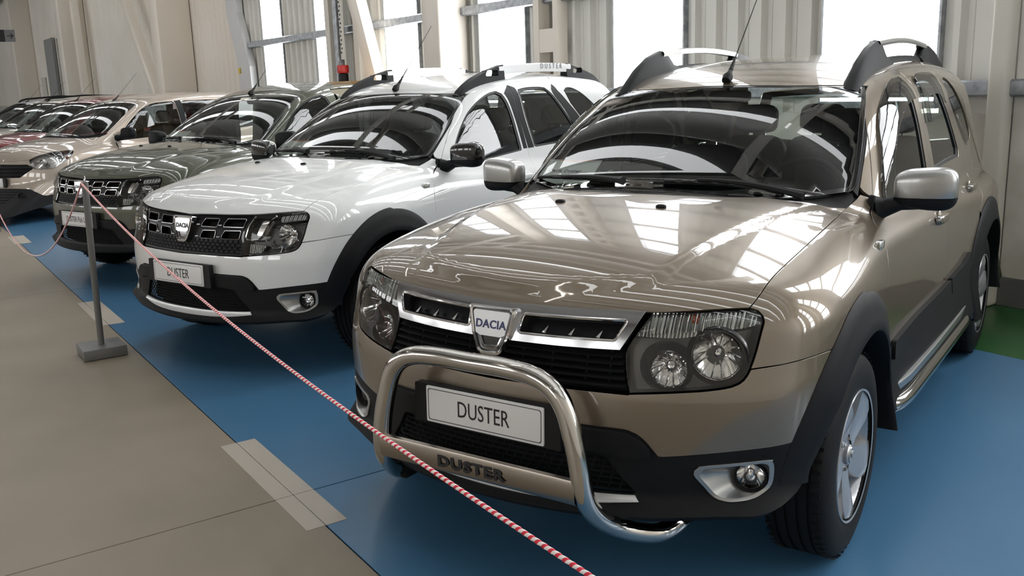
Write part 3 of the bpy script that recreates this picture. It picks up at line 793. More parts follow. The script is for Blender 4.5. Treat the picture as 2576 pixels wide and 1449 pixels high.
def add_interior(car, B, key, ydash=1.62, light=False, shift=0.0, zs=0.0, rear_seats=True):
    """dashboard, wheel, seats: what shows through the glass"""
    d = MB(); rows = []
    for y, z, hw in ((1.30, 1.085, .60), (1.42, 1.095, .66), (1.58, 1.09, .70), (1.70, 1.06, .71), (1.76, 1.0, .71), (1.77, .9, .71)):
        rows.append([(hw * t, y + shift + .10 * t * t, z + zs - .02 * t * t + (.03 * math.exp(-((hw * t - .36) / .16) ** 2) if 1.5 < y < 1.72 else 0)) for t in np.linspace(-1, 1, 25)])
    d.grid(rows); obj('dashboard', once('dash' + key, lambda: d.mesh('dashboard', 50)), M_TRIM, car)
    sw = MB(); c = np.array((.37, 1.90 + shift, 1.02 + zs)); ax = Matrix.Rotation(math.radians(65), 3, 'X')
    sw.tube([tuple(c + np.array(ax @ Vector((.19 * math.cos(a), .19 * math.sin(a), 0)))) for a in np.linspace(0, 2 * PI, 33)[:-1]], .016, 8, True)
    sw.tube([tuple(c), (.37, 1.70 + shift, .95 + zs)], .04, 8); sw.box(tuple(c), (.34, .03, .05))
    obj('steering_wheel', once('swh' + key, lambda: sw.mesh('steering_wheel')), M_PLASTIC_D, car)
    rows_ = [(2.28, (.37, -.37))] + ([(3.12, (.40, 0, -.40))] if rear_seats else [])
    for y, xs in rows_:
        for x in xs:
            s_ = bpy.data.objects.new('seat', None); link(s_, car); s_.location = (x, y + shift + .06, zs - .09); s_.rotation_euler = (-.22, 0, 0)
            w_ = .24 if y < 3 else .20
            bk = superell((0, 0, 1.03), (w_, .07, .30), .4, .45, 24, 12); hr = superell((0, -.01, 1.43), (.13, .05, .085), .5, .5, 20, 10)
            ps = MB(); ps.tube([(0, 0, 1.28), (0, 0, 1.40)], .007, 6)
            obj('backrest', once('seatb%g' % w_, lambda: bk.mesh('backrest')), M_FABRIC, s_); obj('headrest', once('seath', lambda: hr.mesh('headrest')), M_FABRIC, s_); [obj('headrest_post', once('seatp', lambda: ps.mesh('headrest_post')), M_CHROME_B, s_, (q_, 0, 0)) for q_ in (-.05, .05)]
    im = superell((0, 2.0 + shift, 1.475 + zs), (.10, .02, .028), .5, .6); im.tube([(0, 2.0 + shift, 1.48 + zs), (0, 1.96 + shift, 1.53 + zs)], .008, 6)
    obj('interior_mirror', once('imir' + key, lambda: im.mesh('interior_mirror')), M_PLASTIC_D, car)
def info_card(B, car_loc, c, label, lines, w=.25, h=.13, tilt=.85, yaw=.0, flip=False):
    """paper sign propped behind the windscreen on the dashboard"""
    t = thing('information_card', label, 'card', (car_loc[0] + c[0], car_loc[1] + c[1], c[2]), (-tilt, 0, yaw), 'information cards behind the windscreens')
    obj('paper', once('card_paper', lambda: MB().prism([(-.5, 0), (.5, 0), (.5, 1), (-.5, 1)], 0, .004).mesh('paper', 0)), M_PAPER, t).scale = (w, .5, h)
    k = MB(); k.add([(-.42, -.001, .985), (.42, -.001, .985), (.20, -.001, .94), (0, -.001, .90), (-.20, -.001, .94)], [(0, 4, 3, 2, 1)])
    obj('printed_chevron', once('card_chev', lambda: k.mesh('printed_chevron', 0)), M_ORANGE, t).scale = (w, 1, h)
    for i, (tx, sz, zf, m_, bold) in enumerate(lines):
        o = obj('lettering', once('ct' + tx + str(sz), lambda: text_mesh(tx, sz, 0, 0, 1.05, bold)), m_, t, (-.02 - .0 * i, -.0015, zf * h), (PI / 2, 0, 0))
    return t
# ------------------------------------------------------------------ the hall (local x along the wall, local y towards it)
def room(name, me, m_, parent=None, kind='structure'):
    o = obj(name, me, m_, parent)
    if parent is None:
        o.rotation_euler = (0, 0, WALL_YAW)
        if kind: o['kind'] = kind
    return o
M_CONC = mat('concrete_floor', srgb(158, 147, 130), .48)
def floor_mat(m_, c0, c1, scale, r0, r1, bump=.15, bscale=60):
    nt, N, L, b = nodes(m_)
    add_colour_noise(m_, c0, c1, scale, 8, .15, .85)
    tc = N.new('ShaderNodeTexCoord'); n = N.new('ShaderNodeTexNoise'); n.inputs['Scale'].default_value = 1.3; n.inputs['Detail'].default_value = 6
    mr = N.new('ShaderNodeMapRange'); mr.inputs[1].default_value = .1; mr.inputs[2].default_value = .9; mr.inputs[3].default_value = r0; mr.inputs[4].default_value = r1
    L.new(tc.outputs['Object'], n.inputs['Vector']); L.new(n.outputs['Fac'], mr.inputs[0]); L.new(mr.outputs[0], b.inputs['Roughness'])
    n2 = N.new('ShaderNodeTexNoise'); n2.inputs['Scale'].default_value = bscale; n2.inputs['Detail'].default_value = 2
    bp = N.new('ShaderNodeBump'); bp.inputs['Strength'].default_value = bump; bp.inputs['Distance'].default_value = .004
    L.new(tc.outputs['Object'], n2.inputs['Vector']); L.new(n2.outputs['Fac'], bp.inputs['Height']); L.new(bp.outputs['Normal'], b.inputs['Normal'])
    return m_
floor_mat(M_CONC, srgb(120, 110, 95), srgb(144, 133, 116), 1.2, .42, .55, .08, 90)
M_BLUE = floor_mat(mat('blue_floor_paint', srgb(70, 112, 146), .3), srgb(64, 106, 140), srgb(76, 120, 154), 1.1, .26, .32, .05, 75)
M_GREENF = floor_mat(mat('green_floor_paint', srgb(38, 88, 44), .3), srgb(34, 80, 40), srgb(44, 98, 50), 1.1, .26, .34, .05, 75)
M_TAPE = add_noise_bump(mat('grey_tape', srgb(170, 162, 150), .5), 150, .2, .002)
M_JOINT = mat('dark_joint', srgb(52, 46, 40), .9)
M_CLAD = add_colour_noise(mat('cream_cladding', srgb(228, 227, 220), .45, coat=.2, coat_rough=.3), srgb(222, 220, 212), srgb(232, 231, 225), .8)
M_CLAD2 = add_colour_noise(mat('warm_cladding', srgb(240, 233, 221), .55), srgb(237, 229, 216), srgb(243, 237, 227), .6)
M_COLUMN = mat('cream_column_paint', srgb(242, 233, 221), .45, coat=.2, coat_rough=.2)
M_COLUMN2 = mat('grey_beige_column_paint', srgb(220, 215, 205), .5)
M_GALV = add_colour_noise(mat('galvanised_steel', srgb(160, 164, 168), .38, .75), srgb(140, 144, 149), srgb(178, 182, 186), 14)
M_PLASTER = add_colour_noise(mat('white_plaster', srgb(220, 216, 208), .8), srgb(206, 200, 190), srgb(226, 223, 216), 3.5)
M_SKIRT = mat('grey_skirting_paint', srgb(112, 110, 110), .6)
M_ROOF = mat('roof_sheet', srgb(84, 84, 83), .55)
M_STEELW = mat('white_roof_steel', srgb(222, 218, 210), .5)
M_DUCT = mat('pale_roof_tube', srgb(176, 175, 172), .45)
def glow(name, col, k):
    return mat(name, col, .4, emit=k)
M_PANE = glow('daylit_pane', (.97, .985, 1.0), WINDOW_GLOW)
M_SKY = glow('daylit_roof_pane', (.97, .985, 1.0), SKYLIGHT_GLOW)
M_TUBE = glow('lit_tube', (1.0, .98, .94), TUBE_GLOW)
M_FARPANE = glow('far_daylit_pane', (.97, .985, 1.0), FAR_WINDOW_GLOW)

WIN = 2.47; W_N = 4.80; HALL_H = 7.2
S_MIN, S_MAX, N_MIN = -62.0, 9.0, -17.0
# floor: a base slab with painted and bare bays laid on it, open joints between
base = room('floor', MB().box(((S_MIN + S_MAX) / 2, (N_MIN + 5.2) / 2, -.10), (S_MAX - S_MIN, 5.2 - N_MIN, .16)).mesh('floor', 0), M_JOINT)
def bay(s0, s1, n0, n1, m_, nm):
    b = MB(); b.box(((s0 + s1) / 2, (n0 + n1) / 2, -.01), (s1 - s0, n1 - n0, .02)); room(nm, b.mesh(nm, 0, .0015, 1), m_, base)
cuts = [-1.04 - 5.01 * k for k in range(-2, 13)][::-1]
cuts = [S_MIN] + [c for c in cuts if c > S_MIN + 1] + [S_MAX]
g_ = .0028
for a, c in zip(cuts[:-1], cuts[1:]):
    bay(a + g_, c - g_, -.24 + g_, 3.62, M_BLUE, 'floor_bay'); bay(a + g_, c - g_, 3.62, 5.2, M_GREENF, 'floor_bay')
    for k, (n0, n1) in enumerate(((-5.2, -.24), (-10.2, -5.2), (N_MIN, -10.2))):
        if k == 0 and c < -8:
            e = max(a, -20.0)
            bay(a + g_, min(c, -9.1) - g_, -1.6, n1 - g_, M_GREENF, 'floor_bay'); bay(a + g_, min(c, -9.1) - g_, n0 + g_, -1.6, M_CONC, 'floor_bay')
        else: bay(a + g_, c - g_, n0 + g_, n1 - g_, M_CONC, 'floor_bay')
for s0, s1, n0, n1 in ((-1.737, -.717, -.314, -.156), (-5.44, -4.53, -.294, -.132), (-9.9, -9.2, -.30, -.13)):
    for a, c in ((n0, -.24 - .0012), (-.24 + .0012, n1)):
        for p, q in (((s0, -1.04 - .0015), (-1.04 + .0015, s1)) if s0 < -1.04 < s1 else ((s0, s1),)):
            b = MB(); b.box(((p + q) / 2, (a + c) / 2, .0008), (q - p, c - a, .0012)); room('tape_mark', b.mesh('tape_mark', 0), M_TAPE, base)
# back wall
def corrugated(s0, s1, z0, z1, per, dep, n, nm, m_, parent):
    b = MB(); xs = []; s = s0
    k = max(1, round((s1 - s0) / per)); p = (s1 - s0) / k
    for i in range(k):
        o = s0 + i * p; xs += [(o, 0), (o + p * .34, 0), (o + p * .42, dep * .3 if False else dep), (o + p * .60, dep), (o + p * .68, 0)]
        xs += [(o + p * .84, 0), (o + p * .85, dep * .12), (o + p * .87, dep * .12), (o + p * .88, 0)]
    xs.append((s1, 0))
    b.grid([[(s, n - d, z0) for s, d in xs], [(s, n - d, z1) for s, d in xs]])
    return room(nm, b.mesh(nm, 0, recalc=False), m_, parent)
D0, D1, DH = -37.55, -35.65, 3.8      # the doorway far along the wall
def beside_door(z0, z1, n, d):
    b = MB()
    for a, c in ((S_MIN, D0), (D1, S_MAX)): b.box(((a + c) / 2, n, (z0 + z1) / 2), (c - a, d, z1 - z0))
    return b
wb_ = beside_door(-.1, 7.3, W_N + .35, .2); wb_.box(((D0 + D1) / 2, W_N + .35, (DH + 7.3) / 2), (D1 - D0, .2, 7.3 - DH))
wall = room('wall_back', wb_.mesh('wall_back', 0), M_PLASTER)
wins = []
k = 0
edges = []
s_w = -1.51
win_spans = [(-1.51 + WIN * j - .97, -1.51 + WIN * j) for j in range(-6, 5)]
win_spans = [(a, c) for a, c in win_spans if a > -15 and c < S_MAX]
prev = -16.1
for a, c in sorted(win_spans):
    if a - prev > .2: corrugated(prev, a, 1.27, HALL_H, .25, .06, W_N, 'cladding_sheet', M_CLAD, wall)
    prev = c
corrugated(prev, S_MAX, 1.27, HALL_H, .25, .06, W_N, 'cladding_sheet', M_CLAD, wall)
corrugated(-30, -16.1, .9, HALL_H, .30, .022, W_N, 'cladding_sheet', M_CLAD2, wall); corrugated(S_MIN, D0, .9, HALL_H, .30, .022, W_N, 'cladding_sheet', M_CLAD2, wall); corrugated(D1, -30, .9, HALL_H, .30, .022, W_N, 'cladding_sheet', M_CLAD2, wall); corrugated(D0, D1, DH, HALL_H, .30, .022, W_N, 'cladding_sheet', M_CLAD2, wall)
room('wall_plinth', beside_door(0, 1.27, W_N + .08, .28).mesh('wall_plinth', 0), M_PLASTER)
room('baseboard_back', beside_door(0, .20, W_N - .075, .03).mesh('baseboard_back', 0, .004), M_SKIRT)
for i, (a, c) in enumerate(sorted(win_spans)):
    w = room('window_%d' % (i + 1) + ('_offscreen' if a > -.9 else ''), MB().box(((a + c) / 2, W_N + .05, 3.85), (c - a - .02, .02, 5.0)).mesh('window_pane', 0), M_PANE)
    for x in (a, c): room('window_frame', MB().box((x, W_N - .012, 3.85), (.018, .09, 5.06)).mesh('window_frame', 0), M_GALV, w)
    for z in (1.33, 6.37): room('window_frame', MB().box(((a + c) / 2, W_N - .0, z), (c - a, .10, .05)).mesh('window_frame', 0), M_GALV, w)
# galvanised rails across the wall
for i, z in enumerate((1.44, 2.44, 3.44, 4.44, 5.44, 6.44)):
    b = MB(); P = [(-.055, -.042), (-.055, .042), (-.035, .055), (.035, .055), (.035, .042), (-.03, .038), (-.03, -.038), (.035, -.042), (.035, -.055), (-.035, -.055)]
    v = []
    for s in (-16.0, S_MAX): v += [(s, W_N - .10 + p[0], z + p[1]) for p in P]
    n = len(P); b.add(v, [(j, (j + 1) % n, (j + 1) % n + n, j + n) for j in range(n)])
    room('trim_%d' % (i + 1), b.mesh('trim', 0), M_GALV)
def column(s0, s1, n0, n1, m_, nm='column', h=HALL_H):
    """H-section column: web across the wall, flanges parallel to it"""
    t = .02; b = MB(); sc = (s0 + s1) / 2
    b.box((sc, n0 + t / 2, h / 2), (s1 - s0, t, h)); b.box((sc, n1 - t / 2, h / 2), (s1 - s0, t, h)); b.box((sc + (s1 - s0) * .28, (n0 + n1) / 2, h / 2), (t, n1 - n0, h))
    b.box((sc - (s1 - s0) * .28, (n0 + n1) / 2, h / 2), (t, n1 - n0, h))
    return room(nm, b.mesh(nm, 0), m_)
def boxcol(s0, s1, n0, n1, m_, h=HALL_H):
    return room('column', MB().box(((s0 + s1) / 2, (n0 + n1) / 2, h / 2), (s1 - s0, n1 - n0, h)).mesh('column', 35, .03, 3), m_)
boxcol(-8.07, -7.66, 4.33, 4.74, M_COLUMN); boxcol(-20.1, -19.45, 4.05, 4.78, M_COLUMN); boxcol(-32.2, -31.4, 4.0, 4.78, M_COLUMN); boxcol(-44.5, -43.3, 4.0, 4.78, M_COLUMN); boxcol(3.8, 4.25, 4.3, 4.74, M_COLUMN); boxcol(-1.07, -.94, 4.60, 4.72, M_COLUMN2)
room('wall_panel', MB().box((-.50, 4.74, 3.6), (.88, .05, 7.2)).mesh('wall_panel', 0), M_PLASTER)
# laced column beside the wide sheet
lc = room('column', MB().box((-6.03, 4.66, HALL_H / 2), (.10, .14, HALL_H)).mesh('column', 0), M_COLUMN)
room('chord', MB().box((-5.70, 4.66, HALL_H / 2), (.07, .14, HALL_H)).mesh('chord', 0), M_COLUMN, lc)
for j in range(13): room('batten', MB().box((-5.86, 4.61, .35 + .55 * j), (.40, .03, .24)).mesh('batten', 0), M_COLUMN, lc)
# conduit post with perforated strip, socket box and diagonal brace
lc = room('column', MB().box((-11.32, 4.60, HALL_H / 2), (.16, .20, HALL_H)).mesh('column', 0), M_COLUMN2)
room('column', MB().box((-10.55, 4.66, HALL_H / 2), (.16, .12, HALL_H)).mesh('column', 0), M_COLUMN2)
cd = thing('cable_conduit', 'slim grey conduit with a perforated strip and red socket on the wall column', 'conduit', sn(-10.98, 4.52), (0, 0, WALL_YAW))
obj('conduit_box', MB().box((0, 0, 4.3), (.12, .10, 5.4)).mesh('conduit_box', 0, .01), M_GALV, cd)
obj('perforated_strip', MB().box((.13, 0, 4.5), (.09, .03, 5.0)).mesh('perforated_strip', 0), M_STEELW, cd)
def perf():
    b = MB()
    for j in range(60): b.box((.13 + (.012 if j % 2 else -.012), -.017, 2.1 + .06 * j), (.035, .006, .024))
    return b.mesh('perforations', 0)
pf = obj('perforations', perf(), M_INK, cd); pf['kind'] = 'stuff'
obj('red_socket', MB().box((.11, -.01, 1.86), (.15, .14, .12)).mesh('red_socket', 35, .02), mat('red_plastic', srgb(206, 40, 34), .4), cd)
obj('black_plug', MB().box((.11, -.01, 1.73), (.13, .12, .14)).mesh('black_plug', 35, .02), M_PLASTIC_D, cd)
def brace(p, q, w, d, m_, nm='brace'):
    P = np.array(p); Q = np.array(q); u = (Q - P) / np.linalg.norm(Q - P); e = np.array([0, 1.0, 0]); v = np.cross(u, e); b = MB()
    V = [tuple(x + v * a * w / 2 + e * c * d / 2) for x in (P, Q) for a, c in ((-1, -1), (1, -1), (1, 1), (-1, 1))]
    b.add(V, [(0, 1, 2, 3), (7, 6, 5, 4), (0, 4, 5, 1), (1, 5, 6, 2), (2, 6, 7, 3), (3, 7, 4, 0)]); return room('column', b.mesh('brace', 35, .01), m_)
brace((-11.95, 4.45, 6.9), (-9.15, 4.45, .6), .26, .16, M_COLUMN)
brace((-26.2, 4.4, 6.5), (-20.3, 4.4, .3), .30, .2, M_COLUMN); brace((-31.0, 4.4, 6.9), (-30.6, 4.4, .3), .35, .2, M_COLUMN)
# workbench top glimpsed above the white car's roof
wb = thing('crate', 'plywood box with a pale edge standing by the wall behind the white SUV', 'box', sn(-9.9, 4.1), (0, 0, WALL_YAW))
obj('box_body', MB().box((0, 0, .82), (1.5, .5, 1.64)).mesh('box_body', 35, .01), mat('cream_board', srgb(226, 214, 190), .6), wb)
obj('box_lid', MB().box((0, 0, 1.655), (1.54, .54, .03)).mesh('box_lid', 0), add_colour_noise(mat('pine_board', srgb(200, 160, 110), .6), srgb(190, 148, 98), srgb(208, 170, 122), 6), wb)
# bent galvanised duct
dk = MB(); P = [(-16.1, 4.66, 6.9), (-16.05, 4.66, 3.05), (-15.6, 4.66, 2.05), (-15.5, 4.66, .3)]
rows = []
for (s, n, z) in P: rows.append([(s - .32, n - .06, z), (s + .32, n - .06, z), (s + .32, n + .06, z), (s - .32, n + .06, z), (s - .32, n - .06, z)])
dk.grid(rows); o = room('trim_7', dk.mesh('trim', 0), M_SILVER_L)
tag(o, 'flat white sheet-metal duct kinking down the wall', 'duct'); o['kind'] = 'thing'; o.name = 'wall_duct'
yl = obj('warning_sticker', MB().box((-15.85, 4.59, 1.98), (.10, .012, .10)).mesh('warning_sticker', 0), mat('yellow_sticker', srgb(220, 196, 40), .5), o)
# door opening and hanging arrow sign far along the wall
rm = MB(); sc_ = (D0 + D1) / 2
rm.box((D0 - .05, 6.4, DH / 2), (.1, 3.2, DH)); rm.box((D1 + .05, 6.4, DH / 2), (.1, 3.2, DH)); rm.box((sc_, 8.05, DH / 2), (2.1, .1, DH)); rm.box((sc_, 6.4, DH + .05), (2.1, 3.2, .1)); rm.box((sc_, 6.4, -.06), (2.1, 3.2, .1))
dr = room('door_1', rm.mesh('doorway_lobby', 0), M_PLASTER)
room('door_frame', MB().box((-38.6, 4.70, 1.9), (1.9, .12, 3.9)).mesh('door_frame', 0, .02), mat('grey_door_frame', srgb(150, 150, 148), .6), dr)
vt = room('vent_panel', MB().box((-41.6, 4.75, 1.6), (.9, .05, 1.7)).mesh('vent_panel', 0), M_COLUMN2); tag(vt, 'small grey vent panel low on the far cream wall', 'vent'); vt['kind'] = 'thing'
sg = thing('arrow_sign', 'hanging grey and black sign with an arrow by the far columns', 'sign', sn(-30, 2.51, 3.455), (0, 0, WALL_YAW + PI / 2))
obj('sign_board', MB().box((-.14, 0, 0), (.28, .03, .35)).mesh('sign_board', 0, .005), mat('sign_grey', srgb(128, 128, 130), .6), sg)
obj('sign_board_black', MB().box((-.74, 0, 0), (.92, .03, .35)).mesh('sign_board_black', 0, .005), M_INK, sg)
ab = MB(); ab.box((-.14, -.018, 0), (.17, .006, .024))
for sgn in (1, -1): ab.box((0, 0, 0), (.11, .006, .024), Matrix.Translation((-.09, -.018, sgn * .033)) @ Matrix.Rotation(sgn * PI / 4, 4, 'Y'))
obj('arrow', ab.mesh('arrow', 0), M_INK, sg)
obj('hanger', MB().tube([(-.5, 0, .17), (-.5, 0, 3.2)], .010, 6).mesh('hanger'), M_GALV, sg)
# other walls and the roof
def plain(nm, c, d, m_): return room(nm, MB().box(c, d).mesh(nm, 0), m_)
plain('wall_front', ((S_MIN + S_MAX) / 2, N_MIN - .1, HALL_H / 2), (S_MAX - S_MIN, .2, HALL_H), M_CLAD2)
plain('wall_right', (S_MAX + .1, (N_MIN + 5) / 2, HALL_H / 2), (.2, 5 - N_MIN + .6, HALL_H), M_CLAD2); plain('wall_left', (S_MIN - .1, (N_MIN + 5) / 2, HALL_H / 2), (.2, 5 - N_MIN + .6, HALL_H), M_CLAD2)
ce = plain('ceiling', ((S_MIN + S_MAX) / 2, (N_MIN + 5.2) / 2, HALL_H + .15), (S_MAX - S_MIN, 5.4 - N_MIN, .1), M_ROOF)
# far window band behind the viewer
for i in range(14):
    s0 = -58 + i * 4.8
    w = room('window_%d_offscreen' % (i + 21), MB().box((s0 + 1.6, N_MIN + .03, 4.3), (3.2, .02, 3.0)).mesh('window_pane', 0), M_FARPANE)
# roof purlins running along the wall, round pale tubes, and lattice rafters across
for i in range(18):
    n = 4.0 - 1.15 * i
    room('roof_purlin', MB().box(((S_MIN + S_MAX) / 2, n, HALL_H - .02), (S_MAX - S_MIN, .14, .22)).mesh('roof_purlin', 0), M_STEELW, ce)
for i, n in enumerate([2.85 - 1.15 * j for j in range(8)]):
    room('roof_tube', MB().tube([(-58, n, 6.45), (S_MAX, n, 6.45)], .30, 20).mesh('roof_tube', 60), M_DUCT, ce)
for i in range(-5, 2):
    s = -7.86 + i * 5.93
    b = MB(); b.box((s, (N_MIN + 4.7) / 2, 6.75), (.20, 4.7 - N_MIN, .14)); b.box((s, (N_MIN + 4.7) / 2, 5.85), (.20, 4.7 - N_MIN, .14))
    room('rafter', b.mesh('rafter', 0), M_STEELW, ce)
    c = MB()
    for j in range(16):
        n0 = 4.6 - j * 1.35; c.tube([(s, n0, 5.9), (s, n0 - .67, 6.7), (s, n0 - 1.35, 5.9)], .04, 6)
    room('rafter_lacing', c.mesh('rafter_lacing'), M_STEELW, ce)
# translucent roof lights: the long strips that the windscreens and hoods mirror as pale bands
nw = 41
for j in range(1, 9):
    n = 4.0 - 1.15 * (j - .5)
    room('window_%d_offscreen' % nw, MB().box((-13.0, n, HALL_H + .04), (44, .20, .04)).mesh('roof_pane', 0), M_SKY); nw += 1
# fluorescent tubes
k = 0
for s in (-43, -37, -31, -25, -19, -13.2, -7.3, -1.6, 4.2):
    for n in (-1.6, -6.5, -11.0):
        lt = thing('tube_lamp_offscreen', 'long fluorescent tube lamp hanging under the hall roof', 'lamp', sn(s, n, 5.55), (0, 0, WALL_YAW), 'fluorescent lamps under the roof')
        obj('lamp_body', once('lampb', lambda: MB().box((0, 0, .05), (.14, 1.6, .06)).mesh('lamp_body', 0, .01)), M_STEELW, lt)
        obj('tube_offscreen', once('lampt', lambda: MB().tube([(0, -.75, 0), (0, .75, 0)], .022, 10).mesh('tube')), M_TUBE, lt)
# ------------------------------------------------------------------ SUV assembly
def add_lamps(car, style):
    P = PAN['lens']
    for sx in (1, -1):
        r = bpy.data.objects.new('headlight', None); link(r, car)
        mir_ = sx < 0
        def put(key, nm, mb, m_, ang=35):
            k = key + str(sx)
            if k not in MESH: MESH[k] = (mb.mirror() if mir_ else mb).mesh(nm, ang)
            return obj(nm, MESH[k], m_, r)
        add_panel('lens', P, 'lens', M_LENS, r, mir_)
        A, n = P.loops[0]
        wall = ring_wall((A - n * .003, n), .075, .04); put('hlw', 'lamp_housing', wall, M_LAMPDARK)
        # back of the housing
        bk = 'hlback'
        if bk not in PAN: PAN[bk] = panel(BD, dense([lamp_top, lamp_outer, lamp_bottom, lamp_inner], .02), (.2, .8, .6), .03, .004, .004, off=-.07)
        add_panel(bk, PAN[bk], 'lamp_back', M_LAMPDARK, r, mir_)
        ax = Vector((.30, -.95, .0)).normalized()
        def bowl(c, R, depth, key, m_=M_REFL, ring=True):
            q = Vector((1, 0, 0)).rotation_difference(ax).to_matrix().to_4x4(); M = Matrix.Translation(c) @ q
            b = MB(); b.lathe([(R * (1 - (i / 8) ** 1.0) if False else R * math.sqrt(1 - i / 8), -depth * i / 8) for i in range(8)] + [(.012, -depth)], 40, M); put(key + 'b', 'reflector_bowl', b, m_, 60)
            f = MB()
            for k in range(14):
                a = 2 * PI * k / 14
                f.tube([tuple(M @ Vector((-depth * i / 8 + .001, R * math.sqrt(1 - i / 8) * math.cos(a), R * math.sqrt(1 - i / 8) * math.sin(a)))) for i in range(0, 8)], .0022, 5)
            put(key + 'f', 'reflector_facets', f, M_CHROME)
            if ring:
                g = MB(); g.lathe([(R * 1.0, -.004), (R * 1.06, .002), (R * 1.10, -.006)], 40, M); put(key + 'r', 'bezel_ring', g, M_CHROME if style == 0 else M_CHROME_B)
            u = MB(); u.lathe([(.0, -depth * .25), (.008, -depth * .3), (.010, -depth * .6), (.013, -depth)], 14, M); put(key + 'u', 'bulb', u, M_CHROME)
        if style == 0:
            bowl((.540, .187, .752), .050, .055, 'b0a'); bowl((.655, .252, .790), .066, .060, 'b0b')
            for c, R, key in (((.533, .180, .757), .077, 'c0a'), ((.660, .246, .790), .088, 'c0b')):
                q = Vector((1, 0, 0)).rotation_difference(ax).to_matrix().to_4x4(); b = MB(); b.lathe([(R, -.012), (R - .004, -.004), (R - .02, -.018), (R - .03, -.03)], 40, Matrix.Translation(c) @ q); put(key, 'bezel_collar', b, M_LAMPDARK)
            if 'ind' not in PAN:
                st_low = [(.762, .332, .878), (.735, .31, .868), (.66, .265, .853), (.56, .21, .833), (.445, .16, .838)]
                PAN['ind'] = panel(BD, dense([lamp_top, lamp_outer[:4], st_low, lamp_inner[-3:]], .02), (.2, .8, .6), .02, .008, .012, off=-.016)
            add_panel('ind', PAN['ind'], 'indicator_lens', M_PRISM, r, mir_)
            # prism ribs across the indicator
            rb = MB()
            for t in np.linspace(.06, .96, 26):
                xa = .462 + (.750 - .462) * t; zt = .908 + .004 * t - (.016 if t > .9 else 0); zb = .846 + .022 * t
                pts = BD.fronts([(xa, zb + (zt - zb) * u) for u in np.linspace(.05, .95, 5)]) if xa < .72 else None
                if pts is None: continue
                rb.tube([tuple(p + [0, .013, 0]) for p in pts], .0035, 6)
            put('ribs0', 'prism_ribs', rb, M_PRISM)
            am = superell((.585, .262, .887), (.018, .02, .016), .8, .8, 14, 10); put('amb0', 'indicator_bulb', am, M_AMBER)
        else:
            bowl((.675, .250, .800), .056, .055, 'b1b', ring=False)
            # hexagonal facet frame, hook-shaped light guide and lower chin reflector
            hook = [(.475, .892), (.452, .84), (.441, .785), (.452, .771), (.52, .775), (.535, .787), (.575, .878), (.60, .898)]
            put('hook1', 'light_guide', front_tube(fillet(hook, .012), .0065, -.018, False), M_CHROME)
            hook2 = [(.545, .775), (.575, .748), (.60, .725), (.68, .742), (.73, .772)]
            put('hook2', 'chin_guide', front_tube(fillet(hook2, .01), .005, -.022, False), M_CHROME)
            for key, pl, dd in (('pa', [(.50, .80), (.555, .80), (.59, .885), (.525, .885)], .03), ('pb', [(.47, .755), (.565, .748), (.545, .712), (.475, .705)], .025), ('pc', [(.615, .905), (.735, .918), (.748, .885), (.63, .872)], .022)):
                pp = 'lp' + key
                if pp not in PAN: PAN[pp] = on_front(fillet(pl, .01), -dd, .02, O=(.2, .8, .6))
                add_panel(pp, PAN[pp], 'reflector_panel', M_PRISM if key != 'pa' else M_REFL, r, mir_)
def fogs(car):
    for sx in (1, -1):
        r = bpy.data.objects.new('fog_lamp', None); link(r, car); mir_ = sx < 0
        add_panel('fog_ring', PAN['fog_ring'], 'fog_surround', M_SILVER, r, mir_)
        L = PAN['fog_ring'].loops[1]; L = (L[0] + L[1] * 0, L[1])
        A, n = L; Q = A * 1.0; c = np.array((.752, .285, .437))
        b = MB(); m = len(A); rows = [list(A)]
        tgt = np.array([c + .045 * (lambda d: d / np.linalg.norm(d))((a - c) * [1, .5, 1]) for a in A])
        for t in (.35, .7, 1.0): rows.append([tuple(a * (1 - t) + (g) * t + np.array((0, .014 * math.sin(PI * t / 2), 0))) for a, g in zip(A, tgt)])
        v = [tuple(p) for row in rows for p in row]
        b.add(v, [(k * m + i, k * m + (i + 1) % m, (k + 1) * m + (i + 1) % m, (k + 1) * m + i) for k in range(3) for i in range(m)])
        q = Vector((1, 0, 0)).rotation_difference(Vector((.30, -.95, 0)).normalized()).to_matrix().to_4x4(); M = Matrix.Translation((.750, .285, .437)) @ q
        def put(key, nm, mb, m_, ang=40):
            k = key + str(sx)
            if k not in MESH: MESH[k] = (mb.mirror() if mir_ else mb).mesh(nm, ang)
            obj(nm, MESH[k], m_, r)
        put('fogd', 'fog_dish', b, M_SILVER, 60)
        g = MB(); g.lathe([(.046, .012), (.044, .016), (.040, .010), (.038, -.03)], 32, M); put('fogr', 'fog_bezel', g, M_PLASTIC_D)
        w = MB(); w.lathe([(.039 * math.sqrt(1 - i / 7), -.03 * i / 7) for i in range(7)] + [(.006, -.03)], 28, M); put('fogb', 'fog_reflector', w, M_REFL, 60)
        f = MB()
        for k in range(8):
            a = 2 * PI * k / 8; f.tube([tuple(M @ Vector((-.03 * i / 6 + .001, .039 * math.sqrt(1 - i / 7) * math.cos(a), .039 * math.sqrt(1 - i / 7) * math.sin(a)))) for i in range(6)], .0018, 4)
        f.lathe([(.0, -.004), (.008, -.006), (.009, -.028)], 12, M); put('fogf', 'fog_facets', f, M_CHROME)
        e = MB(); e.lathe([(.0, .010), (.02, .008), (.036, .002), (.041, -.004)], 28, M); put('fogl', 'fog_lens', e, M_LENS, 60)
